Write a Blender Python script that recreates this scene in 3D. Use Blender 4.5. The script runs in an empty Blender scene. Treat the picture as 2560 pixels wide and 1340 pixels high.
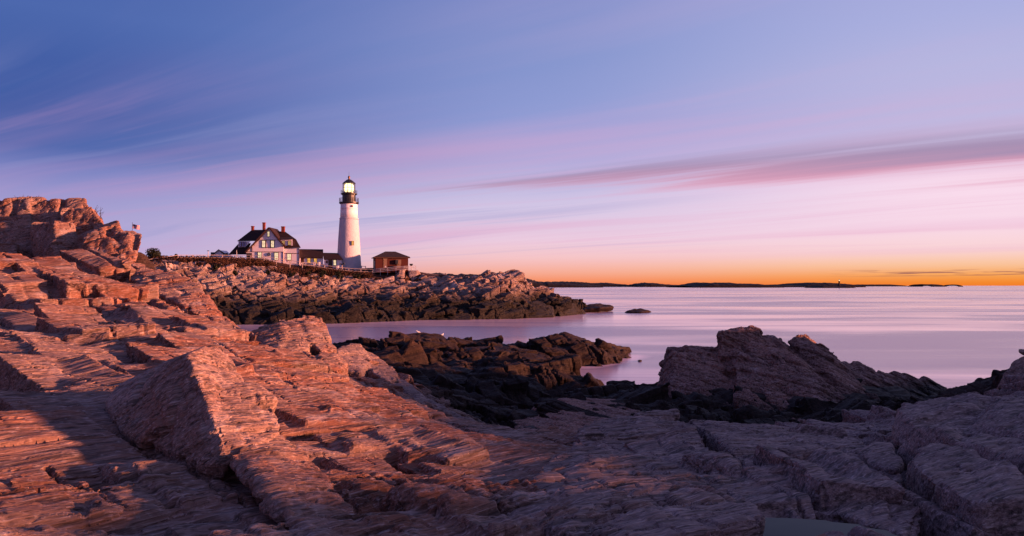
import bpy, bmesh, math, random
import numpy as np
from mathutils import Vector, Matrix
R = math.radians
sc = bpy.context.scene
COL = sc.collection

# ------------------------------------------------------------------ camera, world, sun
CAMZ = 7.0
cam_d = bpy.data.cameras.new('camera'); cam = bpy.data.objects.new('camera', cam_d); COL.objects.link(cam)
cam.location = (0, 0, CAMZ); cam.rotation_euler = (R(90), 0, 0)
cam_d.sensor_width = 36; cam_d.lens = 28.125; cam_d.shift_y = 44/2560
cam_d.clip_start = .1; cam_d.clip_end = 80000
sc.camera = cam

def srgb(r, g, b):
    f = lambda c: c/12.92 if c <= .04045 else ((c+.055)/1.055)**2.4
    return (f(r/255), f(g/255), f(b/255), 1)

SUN_AZ, SUN_EL = 100, 6.0
wd = bpy.data.worlds.new("World"); sc.world = wd; wd.use_nodes = True
class NT:
    """small helper to wire nodes"""
    def __init__(s, tree): s.t = tree; s.n = tree.nodes; s.n.clear()
    def node(s, kind, **kw):
        nd = s.n.new(kind)
        for k, v in kw.items(): setattr(nd, k, v)
        return nd
    def put(s, sock, v):
        if isinstance(v, bpy.types.NodeSocket): s.t.links.new(v, sock)
        elif v is not None: sock.default_value = v
    def math(s, op, a, b=None, c=None, clamp=False):
        nd = s.node('ShaderNodeMath', operation=op, use_clamp=clamp)
        s.put(nd.inputs[0], a)
        if b is not None: s.put(nd.inputs[1], b)
        if c is not None: s.put(nd.inputs[2], c)
        return nd.outputs[0]
    def vmath(s, op, a, b=None):
        nd = s.node('ShaderNodeVectorMath', operation=op)
        s.put(nd.inputs[0], a)
        if b is not None: s.put(nd.inputs[1], b)
        return nd.outputs['Value'] if op in ('DOT_PRODUCT', 'LENGTH') else nd.outputs[0]
    def mix(s, f, a, b, kind='MIX'):
        nd = s.node('ShaderNodeMix', data_type='RGBA', blend_type=kind)
        s.put(nd.inputs[0], f); s.put(nd.inputs[6], a); s.put(nd.inputs[7], b)
        return nd.outputs[2]
    def ramp(s, f, stops, interp='LINEAR'):
        nd = s.node('ShaderNodeValToRGB'); cr = nd.color_ramp; cr.interpolation = interp
        while len(cr.elements) < len(stops): cr.elements.new(.5)
        for e, (p, c) in zip(cr.elements, stops):
            e.position = p; e.color = c if len(c) == 4 else (*c, 1)
        s.put(nd.inputs[0], f)
        return nd.outputs[0]
    def mrange(s, v, a, b, c=0., d=1., smooth=True):
        nd = s.node('ShaderNodeMapRange', interpolation_type='SMOOTHSTEP' if smooth else 'LINEAR')
        s.put(nd.inputs[0], v)
        for i, q in enumerate((a, b, c, d)): s.put(nd.inputs[1+i], q)
        return nd.outputs[0]
    def comb(s, x, y, z):
        nd = s.node('ShaderNodeCombineXYZ')
        for i, q in enumerate((x, y, z)): s.put(nd.inputs[i], q)
        return nd.outputs[0]
    def sep(s, v):
        nd = s.node('ShaderNodeSeparateXYZ'); s.put(nd.inputs[0], v); return nd.outputs
    def noise(s, vec, scale=1., detail=4., rough=.5, dist=0., dim='3D'):
        nd = s.node('ShaderNodeTexNoise', noise_dimensions=dim)
        s.put(nd.inputs['Vector'], vec); s.put(nd.inputs['Scale'], scale); s.put(nd.inputs['Detail'], detail)
        s.put(nd.inputs['Roughness'], rough); s.put(nd.inputs['Distortion'], dist)
        return nd.outputs[0]

def build_world():
    w = NT(wd.node_tree)
    tc = w.node('ShaderNodeTexCoord').outputs['Generated']
    x, y, z = w.sep(tc)
    h = w.math('SQRT', w.math('ADD', w.math('MULTIPLY', x, x), w.math('MULTIPLY', y, y)))
    h = w.math('MAXIMUM', h, 1e-4)
    t = w.math('DIVIDE', z, h)                       # tan(elevation)
    az = w.node('ShaderNodeMath', operation='ARCTAN2'); w.put(az.inputs[0], x); w.put(az.inputs[1], y)
    az = az.outputs[0]                               # 0 ahead, + to the right
    # planar cirrus coordinates: streaks run towards the left horizon
    zz = w.math('ADD', w.math('MAXIMUM', z, 0.), .045)
    X = w.math('DIVIDE', x, zz); Y = w.math('DIVIDE', y, zz)
    a = R(-54); ca, sa = math.cos(a), math.sin(a)
    U = w.math('ADD', w.math('MULTIPLY', X, sa), w.math('MULTIPLY', Y, ca))
    V = w.math('SUBTRACT', w.math('MULTIPLY', X, ca), w.math('MULTIPLY', Y, sa))
    wob = w.noise(w.comb(w.math('MULTIPLY', U, .10), w.math('MULTIPLY', V, .22), 3.), 1., 2., .5)
    V2 = w.math('ADD', V, w.math('MULTIPLY', w.math('SUBTRACT', wob, .5), 3.2))
    n1 = w.noise(w.comb(w.math('MULTIPLY', U, .05), w.math('MULTIPLY', V2, .42), 0.), 1., 5., .55)
    n2 = w.noise(w.comb(w.math('MULTIPLY', U, .13), w.math('MULTIPLY', V2, 1.6), 7.), 1., 5., .6)
    n3 = w.noise(w.comb(w.math('MULTIPLY', U, .03), w.math('MULTIPLY', V2, .16), 11.), 1., 3., .5)
    tt = w.mrange(t, 0., .5, 0., 1., smooth=False)
    S = lambda p: (714-p)/2000/.5                    # picture row -> ramp position
    left = w.ramp(tt, [(0., srgb(212, 174, 200)), (.87*S(640), srgb(186, 174, 220)), (.87*S(540), srgb(168, 160, 210)), (.87*S(470), srgb(146, 146, 204)), (.87*S(425), srgb(122, 132, 196)),
                       (.87*S(365), srgb(74, 102, 172)), (.87*S(280), srgb(60, 90, 162)), (.87*S(150), srgb(62, 92, 164)), (.87*S(20), srgb(76, 104, 174)), (1., srgb(64, 88, 158))])
    mid = w.ramp(tt, [(0., srgb(247, 128, 80)), (S(702), srgb(248, 146, 104)), (S(682), srgb(249, 172, 148)), (S(645), srgb(248, 198, 200)), (S(600), srgb(238, 206, 226)), (S(540), srgb(220, 204, 232)),
                      (S(470), srgb(198, 190, 228)), (S(400), srgb(168, 172, 222)), (S(300), srgb(142, 158, 216)), (S(140), srgb(122, 146, 206)), (S(20), srgb(118, 140, 202)), (1., srgb(86, 106, 174))])
    right = w.ramp(tt, [(0., srgb(245, 126, 40)), (.87*S(704), srgb(247, 140, 48)), (.87*S(688), srgb(250, 164, 84)), (.87*S(662), srgb(252, 196, 152)), (.87*S(622), srgb(252, 214, 216)), (.87*S(560), srgb(250, 218, 234)), (.87*S(440), srgb(252, 222, 240)),
                        (.87*S(375), srgb(214, 198, 230)), (.87*S(300), srgb(188, 186, 226)), (.87*S(150), srgb(180, 182, 224)), (.87*S(20), srgb(164, 172, 222)), (1., srgb(112, 128, 194))])
    back = w.ramp(tt, [(0., srgb(226, 168, 192)), (.16, srgb(196, 156, 194)), (.35, srgb(140, 132, 186)), (.6, srgb(118, 120, 176)), (1., srgb(84, 92, 156))])
    k1 = w.mrange(az, R(-32), R(3)); k2 = w.mrange(az, R(1), R(31))
    c = w.mix(k1, left, mid); c = w.mix(k2, c, right)
    kb = w.math('MAXIMUM', w.mrange(az, R(112), R(150)), w.mrange(az, R(-60), R(-110)))
    c = w.mix(kb, c, back)
    zen = w.mrange(t, .5, 2.)
    c = w.mix(zen, c, srgb(92, 100, 160))
    # dark blue and pale veils high up
    veil = w.mrange(n3, .35, .68)
    hi = w.mrange(t, .09, .17)
    c = w.mix(w.math('MULTIPLY', w.math('MULTIPLY', veil, hi), .28), c, w.mix(w.mrange(az, R(-25), R(25)), srgb(70, 92, 168), srgb(196, 190, 232)))
    veil2 = w.math('MULTIPLY', w.mrange(n2, .45, .75), hi)
    c = w.mix(w.math('MULTIPLY', veil2, .15), c, w.mix(w.mrange(az, R(-20), R(5)), srgb(140, 140, 200), srgb(208, 176, 214)))
    # pink streaks
    lo = w.math('MULTIPLY', w.mrange(t, .012, .06), w.mrange(t, .30, .12))
    m1 = w.math('MULTIPLY', w.mrange(n1, .47, .66), lo)
    m2 = w.math('MULTIPLY', w.mrange(n2, .5, .72), lo)
    m = w.math('MAXIMUM', w.math('MULTIPLY', m1, .48), w.math('MULTIPLY', m2, .36))
    pink = w.mix(w.mrange(az, R(-30), R(15)), srgb(206, 152, 196), srgb(232, 170, 205))
    c = w.mix(m, c, pink)
    # bluish gaps between the streaks, low left
    g = w.math('MULTIPLY', w.math('MULTIPLY', w.mrange(n2, .5, .3), lo), w.mrange(az, R(20), R(-10)))
    c = w.mix(w.math('MULTIPLY', g, .5), c, srgb(150, 154, 206))
    # the mauve cloud bank rising to the right
    bt = w.math('ADD', .1295, w.math('MULTIPLY', az, w.math('MULTIPLY_ADD', az, -.068, .062)))
    dv = w.math('SUBTRACT', t, bt)
    dv = w.math('ADD', dv, w.math('MULTIPLY', w.math('SUBTRACT', n2, .5), .05))
    wid = w.mrange(az, R(-12), R(34), .010, .042)
    bm = w.math('SUBTRACT', 1., w.math('DIVIDE', w.math('ABSOLUTE', dv), wid), clamp=True)
    bm = w.math('MULTIPLY', w.math('MULTIPLY', bm, w.mrange(az, R(-16), R(10))), w.mrange(n2, .30, .60, .35, 1.))
    bm = w.math('MULTIPLY', bm, w.mrange(az, R(75), R(45)))
    bcol = w.mix(w.mrange(dv, -.022, .012), srgb(228, 158, 184), srgb(164, 140, 176))
    bm = w.mrange(bm, 0., .8)
    c = w.mix(w.math('MULTIPLY', bm, .95), c, bcol)
    # thin dark bars just above the horizon on the right
    nb = w.noise(w.comb(w.math('MULTIPLY', az, 16.), w.math('MULTIPLY', t, 520.), 4.), 1., 3., .55)
    bb = w.math('MULTIPLY', w.mrange(t, .009, .0125), w.mrange(t, .020, .0145))
    bb = w.math('MULTIPLY', w.math('MULTIPLY', bb, w.mrange(nb, .50, .60)), w.mrange(az, R(20), R(27)))
    c = w.mix(w.math('MULTIPLY', bb, .8), c, srgb(150, 92, 92))
    # below the horizon
    c = w.mix(w.mrange(t, -.002, -.05), c, srgb(96, 84, 120))
    sky = w.node('ShaderNodeTexSky', sky_type='NISHITA', sun_disc=False)
    sky.sun_elevation = R(SUN_EL); sky.sun_rotation = R(SUN_AZ)
    bg1 = w.node('ShaderNodeBackground'); w.put(bg1.inputs[0], c); bg1.inputs[1].default_value = .345
    bg2 = w.node('ShaderNodeBackground'); w.put(bg2.inputs[0], sky.outputs[0]); bg2.inputs[1].default_value = .0012
    ad = w.node('ShaderNodeAddShader'); w.t.links.new(bg1.outputs[0], ad.inputs[0]); w.t.links.new(bg2.outputs[0], ad.inputs[1])
    out = w.node('ShaderNodeOutputWorld'); w.t.links.new(ad.outputs[0], out.inputs[0])
build_world()

sl = bpy.data.lights.new('sun', 'SUN'); so = bpy.data.objects.new('sun', sl); COL.objects.link(so)
sl.energy = 5.0; sl.angle = R(2.2); sl.color = (1., .38, .21)
SV = Vector((math.sin(R(SUN_AZ))*math.cos(R(SUN_EL)), math.cos(R(SUN_AZ))*math.cos(R(SUN_EL)), math.sin(R(SUN_EL))))
so.rotation_euler = SV.to_track_quat('Z', 'Y').to_euler(); so.location = SV*100
vs = sc.view_settings
vs.view_transform = 'Standard'; vs.look = 'None'; vs.gamma = 1; vs.use_curve_mapping = False; vs.exposure = 1.5
try: sc.cycles.max_bounces = 5; sc.cycles.diffuse_bounces = 3; sc.cycles.use_denoising = True
except Exception: pass

# ------------------------------------------------------------------ helpers
def at(px, py, d):
    """a point seen at picture position (px, py) of the 2560 wide photo, d metres ahead"""
    return ((px-1280)/2000*d, d, CAMZ-(py-714)/2000*d)
def tag(o, label=None, cat=None, group=None, kind=None):
    if label: o['label'] = label
    if cat: o['category'] = cat
    if group: o['group'] = group
    if kind: o['kind'] = kind
    return o
def empty(name, loc, label=None, cat=None, group=None, rz=0):
    o = bpy.data.objects.new(name, None); COL.objects.link(o); o.location = loc; o.rotation_euler = (0, 0, rz)
    o.empty_display_size = .3
    bpy.context.view_layer.update()
    return tag(o, label, cat, group)
def link(name, me, mat=None, parent=None):
    o = bpy.data.objects.new(name, me); COL.objects.link(o)
    if mat is not None:
        for m in (mat if isinstance(mat, (list, tuple)) else [mat]): me.materials.append(m)
    if parent is not None:
        o.parent = parent; o.matrix_parent_inverse = Matrix.Identity(4)
    return o
class MB:
    """collects shapes; build() links them as one mesh. Coordinates are local to `origin` (world points are shifted by it)."""
    def __init__(s, origin=(0, 0, 0)): s.v = []; s.f = []; s.o = Vector(origin)
    def add(s, vs_, fs):
        k = len(s.v); s.v += [tuple(Vector(p)-s.o) for p in vs_]; s.f += [tuple(i+k for i in f) for f in fs]
    def box(s, c, size, rz=0, M=None):
        x, y, z = [q/2 for q in size]
        P = [Vector((i*x, j*y, k*z)) for i in (-1, 1) for j in (-1, 1) for k in (-1, 1)]
        m = M or Matrix.Rotation(rz, 3, 'Z')
        s.add([Vector(c)+m@p for p in P], [(0, 1, 3, 2), (4, 6, 7, 5), (0, 4, 5, 1), (2, 3, 7, 6), (0, 2, 6, 4), (1, 5, 7, 3)])
    def bar(s, a, b, w, h=None):
        a, b = Vector(a), Vector(b); d = b-a; L = d.length
        q = d.to_track_quat('X', 'Z').to_matrix()
        s.box((a+b)/2, (L, w, h or w), M=q)
    def tube(s, a, b, r, r2=None, n=10):
        a, b = Vector(a), Vector(b); q = (b-a).to_track_quat('Z', 'Y').to_matrix(); r2 = r if r2 is None else r2
        vv = []
        for p, rr in ((a, r), (b, r2)):
            vv += [p+q@Vector((rr*math.cos(2*math.pi*i/n), rr*math.sin(2*math.pi*i/n), 0)) for i in range(n)]
        s.add(vv, [(i, (i+1) % n, n+(i+1) % n, n+i) for i in range(n)]+[tuple(range(n-1, -1, -1)), tuple(range(n, 2*n))])
    def lathe(s, c, prof, n=48, cap=True):
        c = Vector(c); vv = []
        for r, z in prof: vv += [c+Vector((r*math.cos(2*math.pi*i/n), r*math.sin(2*math.pi*i/n), z)) for i in range(n)]
        ff = [(k*n+i, k*n+(i+1) % n, (k+1)*n+(i+1) % n, (k+1)*n+i) for k in range(len(prof)-1) for i in range(n)]
        if cap: ff += [tuple(range(n-1, -1, -1)), tuple(range((len(prof)-1)*n, len(prof)*n))]
        s.add(vv, ff)
    def ring(s, c, r, t, n=32, axis='Z'):
        c = Vector(c); m = 8; vv = []
        for i in range(n):
            a = 2*math.pi*i/n
            for j in range(m):
                b = 2*math.pi*j/m; rr = r+t*math.cos(b)
                p = Vector((rr*math.cos(a), rr*math.sin(a), t*math.sin(b)))
                if axis == 'Y': p = Vector((p.x, p.z, p.y))
                vv.append(c+p)
        s.add(vv, [(i*m+j, ((i+1) % n)*m+j, ((i+1) % n)*m+(j+1) % m, i*m+(j+1) % m) for i in range(n) for j in range(m)])
    def hull(s, pts):
        b = bmesh.new()
        for p in pts: b.verts.new(p)
        bmesh.ops.convex_hull(b, input=b.verts)
        b.verts.ensure_lookup_table(); b.verts.index_update()
        used = [v for v in b.verts if v.link_faces]; mp = {v: i for i, v in enumerate(used)}
        s.add([v.co.copy() for v in used], [tuple(mp[v] for v in f.verts) for f in b.faces]); b.free()
    def prism(s, poly, ext):
        n = len(poly); e = Vector(ext)
        s.add([Vector(p) for p in poly]+[Vector(p)+e for p in poly], [tuple(range(n)), tuple(range(2*n-1, n-1, -1))]+[(i, i+n, (i+1) % n+n, (i+1) % n) for i in range(n)])
    def build(s, name, mat, parent=None, smooth=False):
        me = bpy.data.meshes.new(name); me.from_pydata(s.v, [], s.f); me.validate()
        b = bmesh.new(); b.from_mesh(me); bmesh.ops.recalc_face_normals(b, faces=b.faces); b.to_mesh(me); b.free()
        if smooth: me.shade_smooth()
        return link(name, me, mat, parent)

# ------------------------------------------------------------------ numpy noise
def _hash(ix, iy, iz, seed):
    h = (ix.astype(np.uint32)*np.uint32(374761393)) ^ (iy.astype(np.uint32)*np.uint32(668265263)) ^ (iz.astype(np.uint32)*np.uint32(2246822519)) ^ np.uint32((seed*3266489917) & 0xffffffff)
    h ^= h >> np.uint32(15); h *= np.uint32(2246822519); h ^= h >> np.uint32(13); h *= np.uint32(3266489917); h ^= h >> np.uint32(16)
    return h.astype(np.float32)*np.float32(1/4294967296.)
def vnoise(p, seed=0):
    p = p.astype(np.float32); fl = np.floor(p); i = fl.astype(np.int64); f = p-fl; f = f*f*(3-2*f)
    x, y, z = i[:, 0], i[:, 1], i[:, 2]; fx, fy, fz = f[:, 0], f[:, 1], f[:, 2]
    H = lambda a, b, c: _hash(x+a, y+b, z+c, seed)
    lx = lambda b, c: H(0, b, c)*(1-fx)+H(1, b, c)*fx
    return ((lx(0, 0)*(1-fy)+lx(1, 0)*fy)*(1-fz)+(lx(0, 1)*(1-fy)+lx(1, 1)*fy)*fz)*2-1
_rot = np.array(Matrix.Rotation(.7, 3, 'X') @ Matrix.Rotation(1.1, 3, 'Z'), dtype=np.float32)
def fbm(p, oct=4, seed=0, gain=.5):
    s = np.zeros(len(p), np.float32); a = 1.; q = p.astype(np.float32)
    for k in range(oct):
        s += a*vnoise(q, seed+k); q = (q@_rot.T)*2.03+5.1; a *= gain
    return s
def cells(q, seed):
    """brick-like blocks: value of the block and distance to its nearest joint (in block units per axis)"""
    r = np.floor(q[:, 2]).astype(np.int64); z0 = np.zeros_like(r)
    a = q[:, 0]+_hash(r, z0, z0, seed)*7.; c1 = np.floor(a+.0).astype(np.int64)
    b = q[:, 1]+_hash(r, c1, z0, seed+1)*5.; c2 = np.floor(b).astype(np.int64)
    h = _hash(c1, c2, r, seed+2); h2 = _hash(c1, c2, r, seed+3)-.5; h3 = _hash(c1, c2, r, seed+4)-.5
    fa, fb, fc = a-c1, b-c2, q[:, 2]-r
    return h-.5, h2*(fa-.5)+h3*(fb-.5), np.minimum(fa, 1-fa), np.minimum(fb, 1-fb), np.minimum(fc, 1-fc)
def frame(s, j):
    s = Vector(s).normalized(); j = Vector(j); j = (j-s*j.dot(s)).normalized(); n = s.cross(j)
    return np.array([s, j, n], dtype=np.float32)
F_LEFT = frame((.86, .48, .17), (.45, -.6, -.66))
F_STACK = frame((.80, .25, -.42), (.2, -.85, .2))
F_RIGHT = frame((.75, .60, -.10), (.55, -.75, -.35))
F_HEAD = frame((.90, .30, .28), (.35, -.6, -.7))
def rockdisp(p, F, Ls=(2.2, .8, .3), amp=.26, stri=.02, lump=.05, seed=0, gro=.10, warp=.07, scale=None, bed=None):
    """tilted beds broken by joints: stepped blocks, open cracks, striations"""
    p = p.astype(np.float32)
    L0 = scale or Ls[0]
    wv = np.stack([fbm(p/(L0*1.9), 2, seed+31*k) for k in range(3)], 1)*L0*warp
    q = (p+wv)@F.T
    d = np.zeros(len(p), np.float32)
    for L in Ls:
        k = int(round(L*1000)) % 97
        h, t, ea, eb, ec = cells(q/np.array([L*1.9, L*.8, L*.5], np.float32), seed+10*k)
        d += (h*1.1+t*2.)*L*amp
        if gro:
            e = np.minimum(np.minimum(ea*1.9, eb*.8), ec*.5*2.2)
            keep = _hash(np.floor(q[:, 0]/L).astype(np.int64), np.floor(q[:, 1]/L).astype(np.int64), np.floor(q[:, 2]/L).astype(np.int64), seed+77) > .4
            d -= L*gro*np.exp(-(e/.04)**2)*(.3+.7*keep)
    if bed:
        cc = q[:, 2]/bed[0]+.35*vnoise(p/(bed[0]*6), seed+401); i_ = np.floor(cc); f_ = cc-i_; z0 = np.zeros(len(p), np.int64)
        d += bed[1]*(_hash(i_.astype(np.int64), z0, z0, seed+402)-.5)-bed[1]*.5*np.exp(-(np.minimum(f_, 1-f_)/.08)**2)
    if stri:
        st = fbm(q*np.array([.7, 5., 9.], np.float32)*(2.2/L0)**.5, 3, seed+200)
        st2 = fbm(q*np.array([2.2, 15., 27.], np.float32)*(2.2/L0)**.5, 2, seed+210)
        d += stri*(st+.6*st2)*(L0/2.2)**.5
    if lump: d += lump*fbm(p/(L0*.6), 4, seed+300)
    return d
def facets(p, S, J, levels, seed=0, warp=.15, lump=.03):
    """ground broken by two joint sets (plan directions S and J): flat topped blocks, each tilted a little, with straight open joints.
    levels: (length, width, step, tilt, saw, joint depth, joint width)"""
    p = p.astype(np.float32); L0 = levels[0][0]; z0 = np.zeros(len(p), np.float32)
    w = np.stack([p[:, 0], p[:, 1], z0], 1)
    xy = p[:, :2]+np.stack([vnoise(w/(L0*1.3), seed+1), vnoise(w/(L0*1.3)+31, seed+2)], 1)*warp
    M = np.linalg.inv(np.array([S, J], np.float32).T); uv = xy@M.T.astype(np.float32)
    d = lump*fbm(w/(L0*.5), 4, seed+3)
    for k, (Lu, Lv, step, tilt, saw, jd, jw) in enumerate(levels):
        v = uv[:, 1]/Lv; v = v+.28*vnoise(np.stack([v*.9, z0, z0], 1), seed+20*k+5); r = np.floor(v).astype(np.int64); zi = np.zeros_like(r)
        u = uv[:, 0]/Lu+_hash(r, zi, zi, seed+20*k+6)*9; u = u+.3*vnoise(np.stack([u*.9, r*3.7, z0], 1), seed+20*k+7); c = np.floor(u).astype(np.int64)
        fu, fv = u-c-.5, v-r-.5; H = lambda n: _hash(c, r, zi, seed+20*k+n)-.5
        d += H(8)*step+(H(9)*fu+H(10)*fv)*tilt*2-saw*fu*(.6+.8*(H(11)+.5))
        if jd:
            eu = (.5-np.abs(fu))*Lu; ev = (.5-np.abs(fv))*Lv
            cu = _hash(c+(fu > 0), r, zi, seed+20*k+12); cv = _hash(zi+(c//2), r+(fv > 0), zi, seed+20*k+13)
            d -= jd*np.exp(-(eu/jw)**2)*np.clip(cu*2-.6, 0, 1)+jd*np.exp(-(ev/jw)**2)*np.clip(cv*2-.7, 0, 1)
    return d
def joints(p, S, J, sets, seed=0, warp=.10):
    """long open cracks of two joint sets, cut into whatever lies there: sets = (spacing along S, spacing along J, depth, width)"""
    p = p.astype(np.float32); z0 = np.zeros(len(p), np.float32); zi = z0.astype(np.int64)
    w = p/np.float32(sets[0][0]*1.1)
    xy = p[:, :2]+np.stack([vnoise(w, seed+1), vnoise(w+31, seed+2)], 1)*warp+p[:, 2:3]*np.array([.25, -.2], np.float32)
    M = np.linalg.inv(np.array([S, J], np.float32).T); uv = xy@M.T.astype(np.float32); d = np.zeros(len(p), np.float32)
    for k, (Lu, Lv, dep, wid) in enumerate(sets):
        for ax, L, Lo in ((0, Lu, Lv), (1, Lv, Lu)):
            a = uv[:, ax]/L; a = a+.33*vnoise(np.stack([a*.9, z0, z0], 1), seed+9*k+ax+3); r = np.round(a); r_ = r.astype(np.int64)
            seg = np.floor(uv[:, 1-ax]/(Lo*2.2)+_hash(r_, zi, zi, seed+k)*7).astype(np.int64)
            h = _hash(r_, seg, zi, seed+40+9*k+ax); fade = .55+.45*vnoise(np.stack([uv[:, 1-ax]/Lo*1.7, r*5., z0], 1), seed+60+k)
            d -= dep*np.clip(h*2.2-.75, 0, 1)*fade*np.exp(-((a-r)*L/wid)**2)
    return d
def grain(p, F, stri, per=1., seed=0, fbm_amp=0., bed=None):
    """the fine grain of the beds: thin ridges along the strike"""
    q = p.astype(np.float32)@F.T
    d = stri*(fbm(q*np.array([.3, 9., 6.], np.float32)/per, 2, seed+200)+.6*vnoise(q*np.array([.9, 26., 17.], np.float32)/per, seed+210))
    if fbm_amp: d += fbm_amp*fbm(p*(2.6/per), 4, seed+220)
    if bed:
        cc = q[:, 2]/bed[0]+.25*vnoise(p/(bed[0]*7), seed+401); i_ = np.floor(cc); f_ = cc-i_; z0 = np.zeros(len(p), np.int64)
        d += bed[1]*(_hash(i_.astype(np.int64), z0, z0, seed+402)-.5)-bed[1]*.45*np.exp(-(np.minimum(f_, 1-f_)/.07)**2)
    return d
def remesh(me, vox):
    """evenly sized faces over a closed mesh"""
    t_ = bpy.data.objects.new('t', me); COL.objects.link(t_)
    md = t_.modifiers.new('r', 'REMESH'); md.mode = 'VOXEL'; md.voxel_size = vox
    out = bpy.data.meshes.new_from_object(t_.evaluated_get(bpy.context.evaluated_depsgraph_get()))
    bpy.data.objects.remove(t_); out.materials.clear(); return out
def verts(me, key='co'):
    a = np.empty(len(me.vertices)*3, np.float32); me.vertices.foreach_get(key, a); return a.reshape(-1, 3)
def shift(me, fn):
    """move every vertex along its normal by fn(points)"""
    co = verts(me); me.vertices.foreach_set('co', (co+verts(me, 'normal')*fn(co)[:, None]).ravel()); me.update()
def raw_mesh(co, q):
    me = bpy.data.meshes.new('m'); me.vertices.add(len(co)); me.vertices.foreach_set('co', np.ascontiguousarray(co, np.float32).ravel())
    me.loops.add(q.size); me.loops.foreach_set('vertex_index', q.ravel().astype(np.int32))
    me.polygons.add(len(q)); me.polygons.foreach_set('loop_start', np.arange(0, q.size, 4, dtype=np.int32)); me.update(calc_edges=True); return me
def blocks(rbf, n, pick, S, J, nb, mixn, size, seed, sink=.35, jit=.13, tilt=.10, turn=.08):
    """angular joint blocks lying in the ground: pick(rng) gives x, y, scale or None; size = (length, width, thickness) ranges"""
    rng = np.random.default_rng(seed); out = []; nb = np.array(nb, float)
    for _ in range(n):
        q = pick(rng)
        if q is None: continue
        x, y, sc_ = q; e = .15*sc_
        z = float(rbf(np.array([x]), np.array([y]))[0]); zx = float(rbf(np.array([x+e]), np.array([y]))[0]); zy = float(rbf(np.array([x]), np.array([y+e]))[0])
        nt = np.array([-(zx-z)/e, -(zy-z)/e, 1.]); nt /= np.linalg.norm(nt); N_ = nt*(1-mixn)+nb*mixn+rng.normal(0, tilt, 3); N_ /= np.linalg.norm(N_)
        s_ = np.array([S[0], S[1], 0])+np.append(rng.normal(0, turn*.75, 2), 0); s_ -= N_*s_.dot(N_); s_ /= np.linalg.norm(s_)
        j_ = np.array([J[0], J[1], 0])+np.append(rng.normal(0, turn, 2), 0); j_ -= N_*j_.dot(N_); j_ /= np.linalg.norm(j_)
        a, b, c = [rng.uniform(*r_)*sc_ for r_ in size]
        base = np.array([x, y, z])+N_*c*(.5-sink)
        out.append([base+s_*a*i*(.5+rng.uniform(-jit, jit)*.6)+j_*b*k*(.5+rng.uniform(-jit, jit))+N_*c*l*(.5+rng.uniform(-jit, jit)) for i in (-1, 1) for k in (-1, 1) for l in (-1, 1)])
    return np.array(out)
_BQ = np.array([(0, 1, 3, 2), (4, 6, 7, 5), (0, 4, 5, 1), (2, 3, 7, 6), (0, 2, 6, 4), (1, 5, 7, 3)])
def solid_sheet(P, vox, fine, name, mats, matfn=None, floor=None, extra=None):
    """close a height sheet into a solid, remesh it evenly (walls of the steps too), weather it, drop its underside"""
    nr, nc = P.shape[:2]; zb = float(P[..., 2].min())-.4 if floor is None else floor
    P = P.copy()
    if floor is not None: P[..., 2] = np.maximum(P[..., 2], floor+.3)
    B = P.copy(); B[..., 2] = zb
    idx = np.arange(nr*nc).reshape(nr, nc); o_ = nr*nc
    top = np.stack([idx[:-1, :-1], idx[:-1, 1:], idx[1:, 1:], idx[1:, :-1]], -1).reshape(-1, 4)
    bot = top[:, ::-1]+o_
    W_ = [np.stack([l[1:], l[:-1], l[:-1]+o_, l[1:]+o_], -1) for l in (idx[0], idx[-1][::-1], idx[:, 0][::-1], idx[:, -1])]
    co = np.concatenate([P.reshape(-1, 3), B.reshape(-1, 3)]); qs = np.concatenate([top, bot]+W_)
    if extra is not None and len(extra):
        k = len(extra); vx = extra.copy()
        vol = np.einsum('ij,ij->i', np.cross(vx[:, 4]-vx[:, 0], vx[:, 2]-vx[:, 0]), vx[:, 1]-vx[:, 0])
        bq = np.where((vol > 0)[:, None, None], _BQ[None, :, ::-1], _BQ[None])+(len(co)+8*np.arange(k))[:, None, None]
        co = np.concatenate([co, np.maximum(vx.reshape(-1, 3), [-1e9, -1e9, zb+.2])]); qs = np.concatenate([qs, bq.reshape(-1, 4)])
    me = raw_mesh(co, qs); me.validate()
    b_ = bmesh.new(); b_.from_mesh(me); bmesh.ops.recalc_face_normals(b_, faces=b_.faces); b_.to_mesh(me); b_.free()
    m2 = remesh(me, vox); bpy.data.meshes.remove(me); shift(m2, fine)
    co = verts(m2); q = np.empty(len(m2.loops), np.int32); m2.loops.foreach_get('vertex_index', q); q = q.reshape(-1, 4)
    zc = co[q][:, :, 2].max(1); q = q[zc > zb+.16]; bpy.data.meshes.remove(m2)
    u_, inv = np.unique(q, return_inverse=True); me = raw_mesh(co[u_], inv.reshape(-1, 4)); me.name = name
    for m in mats: me.materials.append(m)
    if matfn is not None:
        c = co[q].mean(1); me.polygons.foreach_set('material_index', matfn(c).astype(np.int32))
    me.polygons.foreach_set('use_smooth', np.zeros(len(me.polygons), bool))
    return tag(link(name, me), kind='structure')
def grid_mesh(name, P, mat, smooth=False):
    nr, nc = P.shape[:2]
    me = bpy.data.meshes.new(name)
    me.vertices.add(nr*nc); me.vertices.foreach_set('co', P.reshape(-1).astype(np.float32))
    idx = np.arange(nr*nc).reshape(nr, nc)
    q = np.stack([idx[:-1, :-1], idx[:-1, 1:], idx[1:, 1:], idx[1:, :-1]], -1).reshape(-1, 4)
    me.loops.add(q.size); me.loops.foreach_set('vertex_index', q.reshape(-1).astype(np.int32))
    me.polygons.add(len(q)); me.polygons.foreach_set('loop_start', np.arange(0, q.size, 4, dtype=np.int32))
    me.update(calc_edges=True)
    if smooth: me.shade_smooth()
    return link(name, me, mat)
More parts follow.
